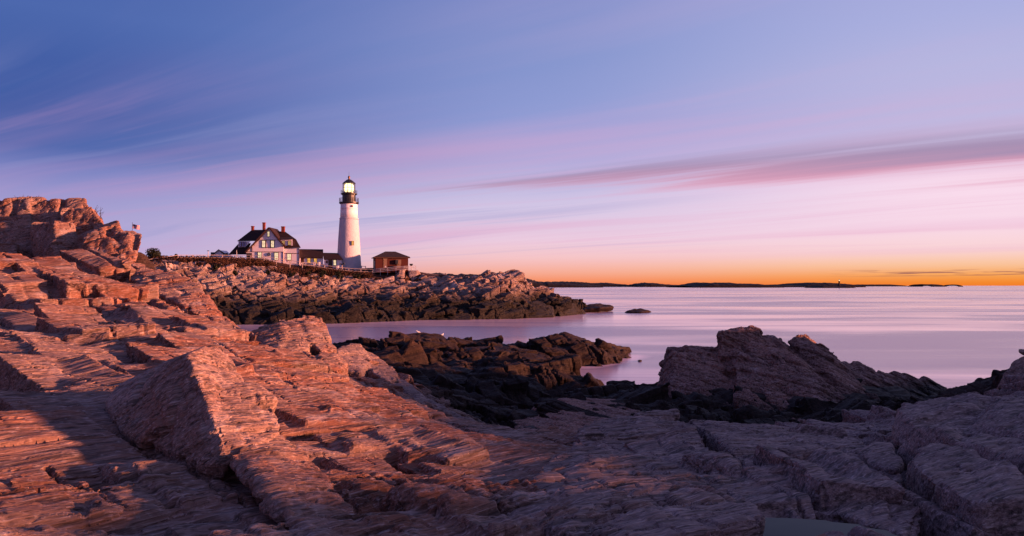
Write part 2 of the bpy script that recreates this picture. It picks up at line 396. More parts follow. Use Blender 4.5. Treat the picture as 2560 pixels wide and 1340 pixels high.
class RBF:
    """smooth height through control points, in conformal (azimuth, log distance) coordinates"""
    def __init__(s, pts, c=.03, lam=1e-4):
        P = np.array(pts, float); s.c = c
        s.X = np.stack([np.arctan2(P[:, 0], P[:, 1]), .5*np.log(P[:, 0]**2+P[:, 1]**2)], 1); z = P[:, 2]
        n = len(P); D = np.sqrt(((s.X[:, None]-s.X[None])**2).sum(-1)+c*c)
        A = np.zeros((n+3, n+3)); A[:n, :n] = D-lam*np.eye(n); A[:n, n] = 1; A[:n, n+1:] = s.X; A[n, :n] = 1; A[n+1:, :n] = s.X.T
        s.w = np.linalg.solve(A, np.concatenate([z, [0, 0, 0]])); s.n = n
    def polar(s, th, lr):
        th = np.asarray(th, float); out = s.w[s.n]+s.w[s.n+1]*th+s.w[s.n+2]*lr
        for k in range(s.n): out += s.w[k]*np.sqrt((th-s.X[k, 0])**2+(lr-s.X[k, 1])**2+s.c**2)
        return out
    def __call__(s, x, y):
        x = np.asarray(x, float); y = np.asarray(y, float)
        return s.polar(np.arctan2(x, y), .5*np.log(x*x+y*y))

# ------------------------------------------------------------------ materials
def newmat(name):
    m = bpy.data.materials.new(name); m.use_nodes = True; return m, NT(m.node_tree)
def finish(t, color, rough=.8, bump=None, bstr=.5, bdist=.02, spec=.3, metal=0., **kw):
    b = t.node('ShaderNodeBsdfPrincipled'); t.put(b.inputs['Base Color'], color); t.put(b.inputs['Roughness'], rough)
    b.inputs['Specular IOR Level'].default_value = spec; b.inputs['Metallic'].default_value = metal
    if bump is not None:
        n = t.node('ShaderNodeBump'); n.inputs['Strength'].default_value = bstr; n.inputs['Distance'].default_value = bdist
        t.put(n.inputs['Height'], bump); t.t.links.new(n.outputs[0], b.inputs['Normal'])
    for k, v in kw.items(): t.put(b.inputs[k.replace('_', ' ')], v)
    o = t.node('ShaderNodeOutputMaterial'); t.t.links.new(b.outputs[0], o.inputs[0]); return b
def rockmat(name, F, cols, tide=(.3, 1.6), scale=1., bdist=.03, wet=(.016, .012, .010, 1), spec=.25):
    m, t = newmat(name)
    pos = t.node('ShaderNodeNewGeometry').outputs['Position']
    s, j, n = [tuple(float(q) for q in r) for r in F]
    u = t.vmath('DOT_PRODUCT', pos, s); v = t.vmath('DOT_PRODUCT', pos, j); w_ = t.vmath('DOT_PRODUCT', pos, n)
    bed = t.comb(t.math('MULTIPLY', u, .6/scale), t.math('MULTIPLY', v, 17./scale), t.math('MULTIPLY', w_, 11./scale))
    nb = t.noise(bed, 1., 4., .55)
    nf = t.noise(bed, 3.6, 3., .55)
    big = t.noise(pos, .55/scale, 4., .6); med = t.noise(pos, 2.4/scale, 5., .6); sm = t.noise(pos, 17./scale, 4., .6)
    c = t.mix(t.mrange(big, .40, .62), cols[0], cols[1])
    c = t.mix(t.mrange(med, .52, .70), c, cols[2])
    c = t.mix(t.math('MULTIPLY', t.mrange(nb, .50, .36), .6), c, cols[3])
    c = t.mix(t.math('MULTIPLY', t.mrange(sm, .56, .74), .35), c, cols[4])
    c = t.mix(t.math('MULTIPLY', t.mrange(nf, .55, .70), .40), c, cols[4])
    c = t.mix(t.math('MULTIPLY', t.mrange(nf, .45, .33), .45), c, cols[3])
    lich = t.mrange(t.noise(pos, 5.5/scale, 6., .75), .60, .70)
    c = t.mix(t.math('MULTIPLY', lich, .32), c, (.42, .39, .39, 1))
    rust = t.mrange(t.noise(pos, 1.3/scale, 5., .7), .60, .72)
    c = t.mix(t.math('MULTIPLY', rust, .55), c, (.16, .07, .04, 1))
    hsv = t.node('ShaderNodeHueSaturation'); t.put(hsv.inputs['Value'], t.mrange(nf, .3, .7, .80, 1.14)); t.put(hsv.inputs['Color'], c); c = hsv.outputs[0]
    z = t.sep(pos)[2]
    zz = t.math('ADD', z, t.math('MULTIPLY', t.math('SUBTRACT', med, .5), 1.6))
    dry = t.mrange(zz, *tide)
    c = t.mix(dry, t.mix(t.mrange(sm, .4, .6), wet, (wet[0]*2.2, wet[1]*2., wet[2]*1.8, 1)), c)
    hgt = t.math('ADD', t.math('MULTIPLY', nb, .8), t.math('ADD', t.math('MULTIPLY', nf, .42), t.math('MULTIPLY', sm, .13)))
    finish(t, c, t.mrange(dry, 0., 1., .62, .88), hgt, 1., bdist*1.7, spec)
    return m
ROCK = rockmat('warm_bedded_rock', F_LEFT, [srgb(136, 108, 98), srgb(132, 86, 68), srgb(158, 134, 126), srgb(42, 32, 30), srgb(194, 172, 167)], (1.6, 3.6))
ROCKR = rockmat('grey_lichen_rock', F_RIGHT, [srgb(138, 114, 108), srgb(122, 99, 96), srgb(158, 132, 125), srgb(46, 38, 37), srgb(192, 170, 164)], (1.4, 3.4))
ROCKS = rockmat('dark_slab_rock', F_STACK, [srgb(152, 112, 98), srgb(132, 98, 88), srgb(168, 134, 124), srgb(58, 42, 36), srgb(200, 176, 170)], (.7, 1.9), 1.6, .06)
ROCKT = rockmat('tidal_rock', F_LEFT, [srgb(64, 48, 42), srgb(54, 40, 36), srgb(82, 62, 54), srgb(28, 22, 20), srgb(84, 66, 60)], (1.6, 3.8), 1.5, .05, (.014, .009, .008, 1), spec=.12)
ROCKH = rockmat('pale_headland_rock', F_HEAD, [srgb(152, 130, 122), srgb(130, 102, 92), srgb(190, 170, 164), srgb(54, 44, 42), srgb(192, 172, 168)], (3.2, 7.6), 5., .30, (.009, .007, .006, 1))

def plain(name, col, rough=.6, spec=.3, metal=0., var=.12, nscale=4., bump=0., bd=.01):
    m, t = newmat(name); tc = t.node('ShaderNodeTexCoord').outputs['Object']
    n = t.noise(tc, nscale, 5., .6)
    hsv = t.node('ShaderNodeHueSaturation'); t.put(hsv.inputs['Value'], t.mrange(n, .3, .7, 1-var, 1+var)); hsv.inputs['Color'].default_value = col
    finish(t, hsv.outputs[0], rough, t.noise(tc, nscale*3, 4., .6) if bump else None, bump or .1, bd, spec, metal)
    return m
def glow(name, col, strength, var=.3, nscale=3.):
    m, t = newmat(name); tc = t.node('ShaderNodeTexCoord').outputs['Object']
    n = t.mrange(t.noise(tc, nscale, 3., .6), .3, .7, strength*(1-var), strength*(1+var))
    finish(t, (.05, .04, .03, 1), .3, Emission_Color=col, Emission_Strength=n)
    return m
WHITE = plain('white_clapboard', (.78, .70, .74, 1), .6, var=.05, nscale=1.5)
STUCCO = plain('white_rendered_stone', (.50, .45, .50, 1), .75, var=.06, nscale=1.2, bump=.9, bd=.12)
TRIM = plain('dark_brown_trim', srgb(74, 44, 36), .6)
ROOFM = plain('dark_shingle_roof', srgb(44, 26, 25), .85, var=.25, nscale=2., bump=.5, bd=.05)
BLACKM = plain('black_iron', (.012, .011, .012, 1), .45, spec=.5)
IRON = plain('dark_iron_railing', (.03, .03, .035, 1), .45)
CHIM = plain('chimney_brick', srgb(112, 50, 40), .85, var=.25, nscale=5.)
FENCEM = plain('weathered_fence_wood', srgb(176, 158, 152), .8, var=.15)
RAILM = plain('galvanised_railing', srgb(170, 166, 172), .45)
BARK = plain('dark_bark', srgb(52, 40, 34), .9)
GLOWY = glow('lit_window_pane', (1., .72, .44, 1), .36)
GLOWD = glow('dim_lit_pane', (1., .56, .20, 1), .17)
GLOWO = glow('amber_lit_pane', (1., .46, .10, 1), .36)
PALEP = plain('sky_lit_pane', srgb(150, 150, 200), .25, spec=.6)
SHUT = plain('boarded_window', srgb(112, 88, 76), .8, var=.3, nscale=6.)
def brickmat():
    m, t = newmat('red_brick'); tc = t.node('ShaderNodeTexCoord').outputs['Object']
    b = t.node('ShaderNodeTexBrick'); mp = t.node('ShaderNodeMapping'); mp.inputs['Rotation'].default_value = (R(90), 0, 0)
    t.put(mp.inputs[0], tc); t.put(b.inputs['Vector'], mp.outputs[0]); b.inputs['Scale'].default_value = 4.
    b.inputs['Color1'].default_value = srgb(76, 24, 18); b.inputs['Color2'].default_value = srgb(62, 18, 14); b.inputs['Mortar'].default_value = srgb(70, 36, 30)
    finish(t, b.outputs[0], .85); return m
BRICK = brickmat()
def glassmat():
    m, t = newmat('lantern_glass')
    g = t.node('ShaderNodeBsdfGlossy'); g.inputs['Roughness'].default_value = .05
    tr = t.node('ShaderNodeBsdfTransparent'); tr.inputs[0].default_value = (.95, .92, .88, 1)
    mx = t.node('ShaderNodeMixShader'); mx.inputs[0].default_value = .1
    t.t.links.new(tr.outputs[0], mx.inputs[1]); t.t.links.new(g.outputs[0], mx.inputs[2])
    o = t.node('ShaderNodeOutputMaterial'); t.t.links.new(mx.outputs[0], o.inputs[0]); return m
GLASS = glassmat()
LAMP = glow('beacon_light', (1., .72, .34, 1), 1.35, .3, 1.5)
def watermat():
    m, t = newmat('long_smooth_sea'); pos = t.node('ShaderNodeNewGeometry').outputs['Position']
    x, y, z = t.sep(pos)
    # slicks lie across the view: wide in x, and their width grows with distance like real wind lanes
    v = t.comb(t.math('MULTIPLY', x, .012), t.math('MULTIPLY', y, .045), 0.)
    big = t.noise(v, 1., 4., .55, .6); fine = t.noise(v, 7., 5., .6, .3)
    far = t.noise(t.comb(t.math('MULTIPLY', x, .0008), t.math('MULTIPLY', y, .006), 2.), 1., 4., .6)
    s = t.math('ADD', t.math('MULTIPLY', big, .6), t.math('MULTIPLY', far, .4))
    shal = t.node('ShaderNodeAttribute', attribute_name='shallow').outputs['Fac']
    mist = t.noise(t.comb(t.math('MULTIPLY', x, .10), t.math('MULTIPLY', y, .22), 5.), 1., 4., .55, .8)
    edge = t.math('MULTIPLY', t.mrange(shal, .05, .75), t.mrange(mist, .30, .58))
    foam_sheen = t.math('MAXIMUM', t.mrange(s, .44, .58), t.math('MULTIPLY', edge, .9))
    col = t.mix(foam_sheen, srgb(142, 130, 154), srgb(250, 220, 228))  # pale sky reflection put into the body colour along slicks, plus shore froth
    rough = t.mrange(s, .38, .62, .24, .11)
    rip = t.math('ADD', fine, t.math('MULTIPLY', t.noise(t.comb(t.math('MULTIPLY', x, .6), t.math('MULTIPLY', y, 1.6), 0.), 1., 4., .6), .35))
    finish(t, col, rough, rip, .10, .25, .5, IOR=1.33)
    return m
WATER = watermat()
def leafmat(name, c1, c2):
    m, t = newmat(name); pos = t.node('ShaderNodeNewGeometry').outputs['Position']
    finish(t, t.mix(t.mrange(t.noise(pos, 1.4, 4., .7), .35, .65), c1, c2), .85, spec=.1); return m
LEAF = leafmat('dark_evergreen_leaves', (.012, .016, .010, 1), (.04, .04, .022, 1))
HEATH = leafmat('brown_heath', (.030, .014, .010, 1), (.085, .040, .024, 1))
FOREST = leafmat('far_forest', (.016, .012, .012, 1), (.028, .020, .018, 1))

# ------------------------------------------------------------------ water
# ------------------------------------------------------------------ near rock ground
NEAR = [at(*p) for p in [
    (-400,1340,4.6),(-400,1100,8),(-400,900,14),(-400,700,25),
    (0,1340,4.6),(0,1180,6),(0,1050,8.5),(0,1000,10),(0,900,13),(0,800,17),(0,705,24),(0,690,27),
    (200,1340,4.8),(200,1180,6.2),(200,1010,9),(200,900,13),(200,780,18),(200,700,24),
    (400,1340,5),(400,1160,6.2),(400,960,9.5),(400,880,12),(400,800,16),(400,778,19.5),(300,745,20.5),(500,838,16.5),
    (600,1340,5),(600,1230,6),(640,1000,8.5),(620,935,11),(600,885,13),(590,880,15),
    (800,1340,5),(800,1200,6.2),(800,1060,8),(800,985,10),(800,935,12.5),(790,915,14),
    (1000,1340,5),(1000,1200,6.3),(1000,1100,8.8),(1000,1062,10.2),(930,1030,10.2),
    (1200,1340,5),(1200,1200,6.8),(1200,1145,9),(1200,1122,10.4),
    (1400,1340,5),(1400,1200,7),(1400,1162,9),(1400,1140,10.6),
    (1600,1340,5),(1600,1200,7),(1600,1135,10),(1600,1102,11.8),
    (1800,1340,5),(1800,1200,7),(1800,1140,9.5),(1800,1108,11.8),
    (2000,1340,4.8),(2000,1200,7),(2000,1132,10),(2000,1108,11.8),
    (2200,1350,5),(2200,1225,7.2),(2200,1150,10),(2210,1090,13),
    (2400,1420,5.6),(2400,1300,7.6),(2400,1150,11),(2400,1070,14.5),(2400,1020,17),
    (2560,1420,6),(2560,1300,7.6),(2560,1130,12),(2560,1030,18),(2560,990,24),
    # second shelf, brown, lower right of the lit slope
    (860,915,27),(900,905,27),(990,965,25),(1070,1035,23),(1150,1085,22),(870,955,21),(940,1015,19),(1250,1130,21),(1150,1060,28),(1020,975,31),
    # tidal ground
    (1350,1120,26),(1460,1015,40),(1600,1045,32),(1600,995,44),
    (900,868,70),(1050,852,72),(1150,885,70),(1250,895,64),(1400,868,72),(1480,872,72),(1550,884,78),(980,900,52),
    (1100,930,52),(1200,935,54),(1330,930,56),(1180,985,46),(1420,962,55),(1300,985,48)]]
NEAR += [(x, y, z) for x, y, z in [
    (-14.,32,4.),(-10.4,22,6.0),(-10.8,25,5.0),(-8.8,22,5.2),(-7.2,19.5,5.1),(-11.8,26.5,6.6),(-17,45,1.2),(-20,60,-.5),(-26,90,-1.5),(-22,120,-2),(-10.5,27,2.4),(-14,40,.6),(-20,52,0.2),
    (-6.5,20,3.9),(-8,29,2.2),(-12,44,.3),(-5,17,4.1),
    (-1,14.5,3.6),(-1.5,17,3.0),(0.5,15.5,2.4),(-.8,19,2.3),(2.5,16.5,2.4),(4.5,17.5,2.5),(7,19.5,2.8),(9,21,2.8),(13,24,2.6),(-4,15.5,4.2),(-2.6,13.5,4.3),
    (-1,38,.35),(-.5,42.5,-.6),(1.2,42.5,-.6),(-2.2,42,-.3),(2.6,46.5,-.5),(4.2,49.5,-.4),(.8,46,-.4),(-2.8,39,.4),(5,45,.7),(9,44,.7),(14,35,1.),(20,40,.5),(8,30,1.0),(4,28,1.3),(22,46,-.2),(26,50,-1.5),(10,53,-1.2),(4,56,-1.),(6,60,-1.5),(10,70,-2),(11.5,88,-2),
    (-18,100,-2),(-8,100,-2),(0,95,-1.8),(4,86,-1.5),(8,92,-2),(14,75,-2.5),(25,70,-3),(-3,108,-2),(45,60,-3),(60,40,-3),(0,130,-3),(30,110,-3),(-20,130,-3),(7,100,-3),
    # outside the frame: the ridge on the right that shades the foreground, the shelf behind the camera
    (12.5,0,6.95),(13.5,2.7,7.0),(14.,4.8,6.75),(15,7,6.95),(15,10,7.05),(17,14,7.0),(20,19,7.0),(13,-4,7.4),(11,-9,7.3),(23,23.5,6.6),(32,34,7.2),(35,40,7.2),(31,28,6.8),(40,47,3.5),(24,8,7.3),(22,0,7.3),(45,30,5),(40,20,6),(36,5,6),
    (19,44,.9),(22,44,.6),(17,47,.5),(8.5,3,5.6),(9.6,7,5.2),(11,12,4.9),(6,0,5.5),(4,-5,5.5),(0,-2,5.4),(0,-8,6),(-4,-3,5.7),(-4,2,5.4),(2,2.2,5.45),(0,1.5,5.4),(-1.5,2.2,5.4),
    (-8,6,6.2),(-12,12,7.4),(-18,20,9),(-24,30,10),(-20,45,8.5),(-30,60,6),(-28,42,8),(-14,0,7),(-10,-10,7),(-40,20,11)]]
near = RBF(NEAR)
def sheet(rbf, az, r0, r1, daz, dlr):
    th = np.arange(*az, daz)*math.pi/180; lr = np.arange(math.log(r0), math.log(r1), dlr); TH, LR = np.meshgrid(th, lr); Z = np.zeros_like(TH)
    for i0 in range(0, len(lr), 100): Z[i0:i0+100] = rbf.polar(TH[i0:i0+100], LR[i0:i0+100])
    RR = np.exp(LR); return np.stack([RR*np.sin(TH), RR*np.cos(TH), Z], -1)
def normals(P):
    a = np.gradient(P, axis=1); b = np.gradient(P, axis=0); n = np.cross(a, b); n /= np.linalg.norm(n, axis=-1, keepdims=True)+1e-12
    n[n[..., 2] < 0] *= -1; return n
# beds lean one way on the lit slope and another on the grey shelf to the right
side = lambda p: 1/(1+np.exp(-(p[:, 0]-.08*p[:, 1]-.6)*2.2))
farw = lambda p: np.clip((np.hypot(p[:, 0], p[:, 1])-25)/10, 0, 1)
pool_c = at(1990, 1345, 5.3)
SL, JL = (.87, .49), (.76, -.65)
SR, JR = (.98, .20), (.16, -.99)
def coarse(p):
    w, f = side(p), farw(p)
    mid = np.clip((np.hypot(p[:, 0], p[:, 1])-8)/5, 0, 1)
    a = facets(p, SL, JL, [(3.4, 1.7, .14, .13, .10, .34, .040), (1.2, .62, .10, .10, .05, .22, .026), (.5, .2, .05, .045, .015, .07, .016), (.22, .08, .02, .02, 0, 0, .1)], 1, .10, .015)
    b = facets(p, SL, JL, [(2.2, 2.6, .16, .16, .16, .4, .05), (.85, .7, .09, .08, .06, .18, .042), (.36, .26, .05, .04, .02, .07, .035), (.22, .10, .02, .02, 0, 0, .1)], 11, .14, .02)
    dl = a*(1-mid)+b*mid
    dr = facets(p, SR, JR, [(2.4, 3.4, .24, .34, .16, .6, .055), (1.0, 1.3, .15, .19, .05, .34, .036), (.36, .5, .04, .05, .01, .08, .02)], 5, .30, .13)
    df = facets(p, (.95, .3), (.5, -.86), [(5., 3., .7, .5, .3, .5, .2), (2., 1.2, .4, .3, .15, .25, .12), (.8, .5, .22, .18, .06, .1, .1), (.35, .25, .1, .08, 0, 0, .1)], 9, .4, .12)
    return ((dl*(1-w)+dr*w)*(1-f)+df*f)*np.clip((np.hypot(p[:, 0], p[:, 1])-1.2)/2.5, .15, 1)
def fine_near(p):
    w = side(p)
    dl = grain(p, F_LEFT, .011, .7, 2, .006, (.10, .016))
    dr = grain(p, F_RIGHT, .012, .8, 6, .022, (.12, .012))
    return (dl+joints(p, SL, JL, [(1.1, .55, .10, .018), (.36, .2, .035, .011)], 301, .05))*(1-w)+(dr+joints(p, SR, JR, [(1.0, 1.5, .2, .030), (.35, .45, .07, .016)], 302))*w
def fine_mid(p):
    w = side(p)
    return (grain(p, F_LEFT, .017, 1.3, 2, .012, (.24, .03))+joints(p, SL, JL, [(1.3, 1.1, .42, .055), (.5, .4, .14, .032)], 303, .08))*(1-w)+(grain(p, F_RIGHT, .02, 1.6, 6, .04, (.24, .03))+joints(p, SR, JR, [(1.3, 1.6, .2, .045), (.5, .5, .09, .032)], 304))*w
def fine_far(p):
    return grain(p, F_LEFT, .06, 4., 3, .08, (.7, .12))+joints(p, (.95, .3), (.5, -.86), [(2.4, 1.6, .4, .12), (1., .7, .2, .09)], 305, .3)
def basin(P):
    dx = P[..., 0]-pool_c[0]; dy = P[..., 1]-pool_c[1]; P[..., 2] -= .34*np.exp(-((dx*.94+dy*.35)/.60)**4-((-dx*.35+dy*.94)/.40)**4); return P
def matfn(c):
    cr = np.hypot(c[:, 0], c[:, 1])+1.5*fbm(c*np.array([.4, .4, 0]), 3, 55)
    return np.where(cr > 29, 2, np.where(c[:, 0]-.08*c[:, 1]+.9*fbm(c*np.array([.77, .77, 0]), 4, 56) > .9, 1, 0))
def zone(r0, r1, left):
    def pick(rng):
        r = math.exp(rng.uniform(math.log(r0), math.log(r1))); a = rng.uniform(-.66, .64); x, y = r*math.sin(a), r*math.cos(a)
        if left and x-.08*y > .2: return None
        if not left and x-.08*y < .6: return None
        if (x+2.6)**2+(y-6.7)**2 < 1.3 and y > 5.7: return None
        px_ = 1280+x/y*2000
        if left == 1 and 830 < px_ < 1330 and 17 < y < 31: return None
        if 300 < px_ < 900 and y > np.interp(px_, [300, 640, 900], [18., 12.2, 11.2]) and y < 26: return None
        if (x-pool_c[0])**2+(y-pool_c[1])**2 < .9: return None
        if not left and px_ > 2150 and y < 14: return None
        if not left and 1260 < px_ < 2300 and 4.8 < y < 12.5 and rng.random() < .75: return None
        if left and x > -3.2 and y < 5.9 and rng.random() < .8: return None
        return x, y, rng.uniform(.6, 1.2)*(.55+.45*min(1, r/14))
    return pick
NBL, NBR = (.22, -.34, .91), (.05, -.12, .99)
BL = {1: np.concatenate([blocks(near, 190, zone(4.2, 7.3, True), SL, JL, NBL, .25, ((.6, 2.0), (.2, .6), (.12, .30)), 201, .72, .12, .06), blocks(near, 420, zone(3.6, 7.3, True), SL, JL, NBL, .25, ((.25, .9), (.08, .3), (.06, .16)), 211, .62, .14, .08, .12), blocks(near, 90, zone(4.2, 7.3, False), SR, JR, NBR, .3, ((.4, 1.0), (.6, 1.6), (.14, .3)), 202, .78, .16, .08)]),
      2: np.concatenate([blocks(near, 420, zone(7.2, 14.3, True), SL, JL, (.10, -.22, .95), .5, ((.5, 1.5), (.6, 1.8), (.30, .62)), 203, .58, .12, .06), blocks(near, 900, zone(7.2, 14.3, True), SL, JL, (.26, -.2, .94), .4, ((.2, .7), (.2, .7), (.14, .34)), 213, .55, .16, .12, .25), blocks(near, 220, zone(7.2, 14.3, False), SR, JR, NBR, .35, ((.6, 1.5), (.7, 2.2), (.25, .55)), 204, .62, .16, .09)]),
      3: np.concatenate([blocks(near, 800, zone(14.2, 35, True), SL, JL, (.12, -.2, .95), .55, ((.6, 1.6), (.9, 2.8), (.5, 1.1)), 205, .56, .12, .08, .16), blocks(near, 1700, zone(14.2, 34, 2), SL, JL, (.30, -.15, .94), .45, ((.3, .9), (.35, 1.1), (.22, .55)), 215, .52, .18, .16, .32), blocks(near, 260, zone(14.2, 35, False), SR, JR, (.3, -.3, .9), .5, ((.6, 1.8), (.6, 1.8), (.4, .9)), 206, .5, .15, .15)])}
def mid_left(rng):
    y = rng.uniform(8.8, 14.2); x = (rng.uniform(-80, 250)-1280)/2000*y
    return x, y, rng.uniform(.7, 1.15)
BL[2] = np.concatenate([BL[2], blocks(near, 55, mid_left, SL, JL, (.25, -.1, .95), .6, ((.5, 1.0), (1.2, 2.2), (.6, .95)), 221, .52, .12, .07, .07)])
def reef(rng):
    r = math.exp(rng.uniform(math.log(36), math.log(90))); a = rng.uniform(-.3, .45); x, y = r*math.sin(a), r*math.cos(a)
    return (x, y, rng.uniform(.6, 1.5)) if float(near(np.array([x]), np.array([y]))[0]) > -.15 else None
BL[4] = blocks(near, 700, reef, (.95, .3), (.5, -.86), (.2, -.3, .92), .4, ((.8, 2.6), (.5, 1.6), (.5, 1.2)), 207, .5, .2, .22)
zmid = 0
for bi, (az, r0, r1, daz, dlr, vox, fn, fl_) in enumerate([((-39, 39), 1.7, 7.3, .10, .006, .016, fine_near, None), ((-38, 38), 7.1, 14.4, .08, .004, .026, fine_near, None),
                              ((-37, 37), 14.1, 36., .07, .0035, .038, fine_mid, None), ((-36, 36), 35., 118., .08, .0035, .11, fine_far, -1.8)], 1):
    P = sheet(near, az, r0, r1, daz, dlr); p = P.reshape(-1, 3)
    P[..., 2] += coarse(p).reshape(P.shape[:2]); P = basin(P)
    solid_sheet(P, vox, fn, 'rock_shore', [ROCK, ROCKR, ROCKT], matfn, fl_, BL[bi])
for az in ((-150, -35.5), (35.5, 150)):
    P = sheet(near, az, 1.7, 118., .8, .02); p = P.reshape(-1, 3)
    P[..., 2] += coarse(p).reshape(P.shape[:2]); tag(grid_mesh('rock_shore', P, [ROCKR]), kind='structure')

# ------------------------------------------------------------------ outcrops: joined blocks, weathered
def outcrop(name, label, hulls, F, mat, vox=.05, Ls=(1.2, .45, .18), amp=.22, stri=.02, lump=.04, seed=0, group=None, cat='rock', gro=.12, bed=None, FJ=None):
    mb = MB()
    for h in hulls: mb.hull(h)
    tmp = mb.build('blocks', None); me0 = tmp.data; bpy.data.objects.remove(tmp)
    me1 = remesh(me0, vox*1.2); shift(me1, lambda c: rockdisp(c, F if FJ is None else FJ, Ls[:2], amp*.30, 0, lump*.35, seed, gro*.5, .02))
    me = remesh(me1, vox); shift(me, lambda c: grain(c, F, stri*.6, max(.6, vox*26), seed, lump*.22, bed)+rockdisp(c, F, Ls[2:], amp*.3, 0, 0, seed+5, gro*.7, .02, Ls[0]))
    for m in (me0, me1): bpy.data.meshes.remove(m)
    co = verts(me); base = co.mean(0); base[2] = co[:, 2].min()
    me.vertices.foreach_set('co', (co-base).ravel()); me.update()
    me.polygons.foreach_set('use_smooth', np.zeros(len(me.polygons), bool))
    o = link(name, me, mat); o.location = base.tolist(); me.name = name
    return tag(o, label, cat, group)
def blk(pts, e=(0, 3, 0), drop=0., d=None):
    """front corners (px, py, d) and the same corners pushed by e; drop adds copies lower down"""
    A = [Vector(at(*(q if len(q) == 3 else (*q, d)))) for q in pts]; B = [q+Vector((e[0]+q.x/q.y*e[1]*.92, e[1], e[2])) for q in A]
    out = A+B
    if drop: out += [q-Vector((0, 0, drop)) for q in out]
    return out

outcrop('cliff', 'tall sunlit red cliff of upright jointed blocks with overhanging nose, topped by dry stalks', [
    blk([(-200,500,31),(75,492,31),(80,560,30.5),(78,650,29.5),(-200,690,29)], (-1,8,0)),
    blk([(70,492,31.5),(140,493,31.5),(215,496,31.5),(222,520,31),(215,560,30.5),(130,575,30.5),(75,580,30.5)], (-1,8,0)),
    blk([(-200,600,29.5),(40,610,29),(70,660,28),(60,700,27),(-200,720,26)], (0,5,0)),
    blk([(80,558,29.6),(138,553,28.6),(186,556,29),(190,600,28.6),(186,662,28),(136,640,27.6),(82,690,28)], (0,5,0)),
    blk([(150,520,30),(228,515,30),(262,562,29.5),(250,620,29),(160,640,29)], (0,7,0)),
    blk([(202,590,27.8),(226,575,28),(262,565,28.3),(287,602,27.5),(300,672,26.6),(280,684,26.3),(212,664,26.8),(200,640,27.2)], (-.4,6,.3)),
    blk([(258,556,29),(300,548,29),(313,580,28.5),(300,600,28),(262,590,28.5)], (-.5,5,0)),
    blk([(278,608,27.8),(318,578,28),(362,582,28),(360,596,27.8),(342,652,27),(322,694,26.2),(308,690,26.1),(290,668,26.4)], (-.6,3.2,.2)),
    blk([(60,660,27.4),(110,648,27),(112,675,26.2),(90,700,25.5),(40,720,25.5),(20,690,26.5)], (0,4,-.5)),
    blk([(100,700,25.3),(140,676,26),(300,684,26.5),(290,700,25.2),(160,735,23.6)], (0,4,-1.4)),
], F_LEFT, ROCK, .055, (2.0, .8, .3), .14, .020, .02, 3, gro=.20, bed=(.3, .035), FJ=frame((.06, .05, 1), (.9, .42, 0)))
outcrop('rock_slab', 'long sunlit slab with a dark undercut running down from the cliff nose', [
    blk([(320,692,23.6),(350,666,25),(395,672,24.4),(425,700,22.8),(385,728,20.9)], (.1,.7,-1.5)),
    blk([(398,673,24.4),(443,681,23.6),(503,706,21.9),(512,730,20.9),(462,768,18.8),(388,729,20.8),(428,700,22.7)], (.1,.7,-1.6)),
    blk([(505,716,21.6),(526,748,20.2),(560,785,18.8),(570,834,16.7),(470,772,18.6)], (.1,.7,-1.5)),
    blk([(562,784,18.8),(614,833,17.5),(652,858,16.2),(625,868,15.4),(568,836,16.7)], (.1,.7,-1.4)),
], F_LEFT, ROCK, .038, (1.5, .6, .22), .14, .016, .02, 12, gro=.2)
outcrop('rock_slab', 'short sunlit ridge of two tilted blocks standing before the dark cove', [
    blk([(618,828,16.2),(660,806,16.7),(700,799,16.6),(725,830,15.6),(700,868,14.6),(650,866,14.9)], (.1,.7,-1.6)),
    blk([(690,796,16.8),(735,790,16.9),(772,850,15.5),(788,905,14.2),(752,915,13.8),(712,876,14.6)], (.1,.8,-1.6)),
    blk([(742,789,16.9),(758,782,17.1),(802,796,17),(828,845,16),(800,880,15),(778,850,15.4)], (.1,.8,-1.6)),
    blk([(790,858,15.4),(830,850,15.9),(872,908,14.7),(850,928,13.8),(798,916,13.8)], (.1,.8,-1.6)),
], F_LEFT, ROCK, .03, (1.1, .42, .16), .16, .014, .015, 22, gro=.2)
outcrop('boulder', 'big wedge shaped boulder with smooth shaded face and bright orange top', [
    [*blk([(470,882,6.95),(506,862,7.25),(548,850,7.75),(590,893,7.55),(606,940,7.25),(560,985,6.7),(500,1004,6.45)], (0,0,0)), *[Vector(at(*q)) for q in [(262,1004,7.3),(300,960,7.55),(400,905,7.3),(300,1075,6.75),(400,1110,6.35),(505,1165,5.9),(580,1150,5.8)]], *[Vector(at(*q))-Vector((0,0,.4)) for q in [(300,1075,7.2),(505,1165,6.3),(606,1000,7.4),(560,900,8)]]],
    [Vector(at(*q)) for q in [(508,1012,6.35),(600,956,7.0),(640,957,7.1),(690,1000,6.9),(707,1070,6.45),(640,1110,6.05),(570,1128,5.9),(545,1090,6.),(690,1150,6.4),(590,1180,5.7),(640,1000,8)]],
], F_LEFT, ROCK, .017, (.8, .3, .1), .16, .006, .02, 33, gro=.16)
outcrop('rock_slab', 'low pink slab ending in a dark knife edge that runs down from the wedge boulder', [
    [Vector(at(*q)) for q in [(575,1128,5.85),(690,1080,6.5),(770,1130,6.3),(800,1190,5.9),(860,1260,5.4),(960,1360,4.75),(880,1390,4.5),(700,1215,5.25),(640,1160,5.6),
      (565,1160,5.75),(660,1285,5.05),(850,1420,4.25),(800,1400,5.5),(760,1300,6.6)]],
], F_LEFT, ROCK, .02, (.9, .35, .12), .09, .012, .03, 41)
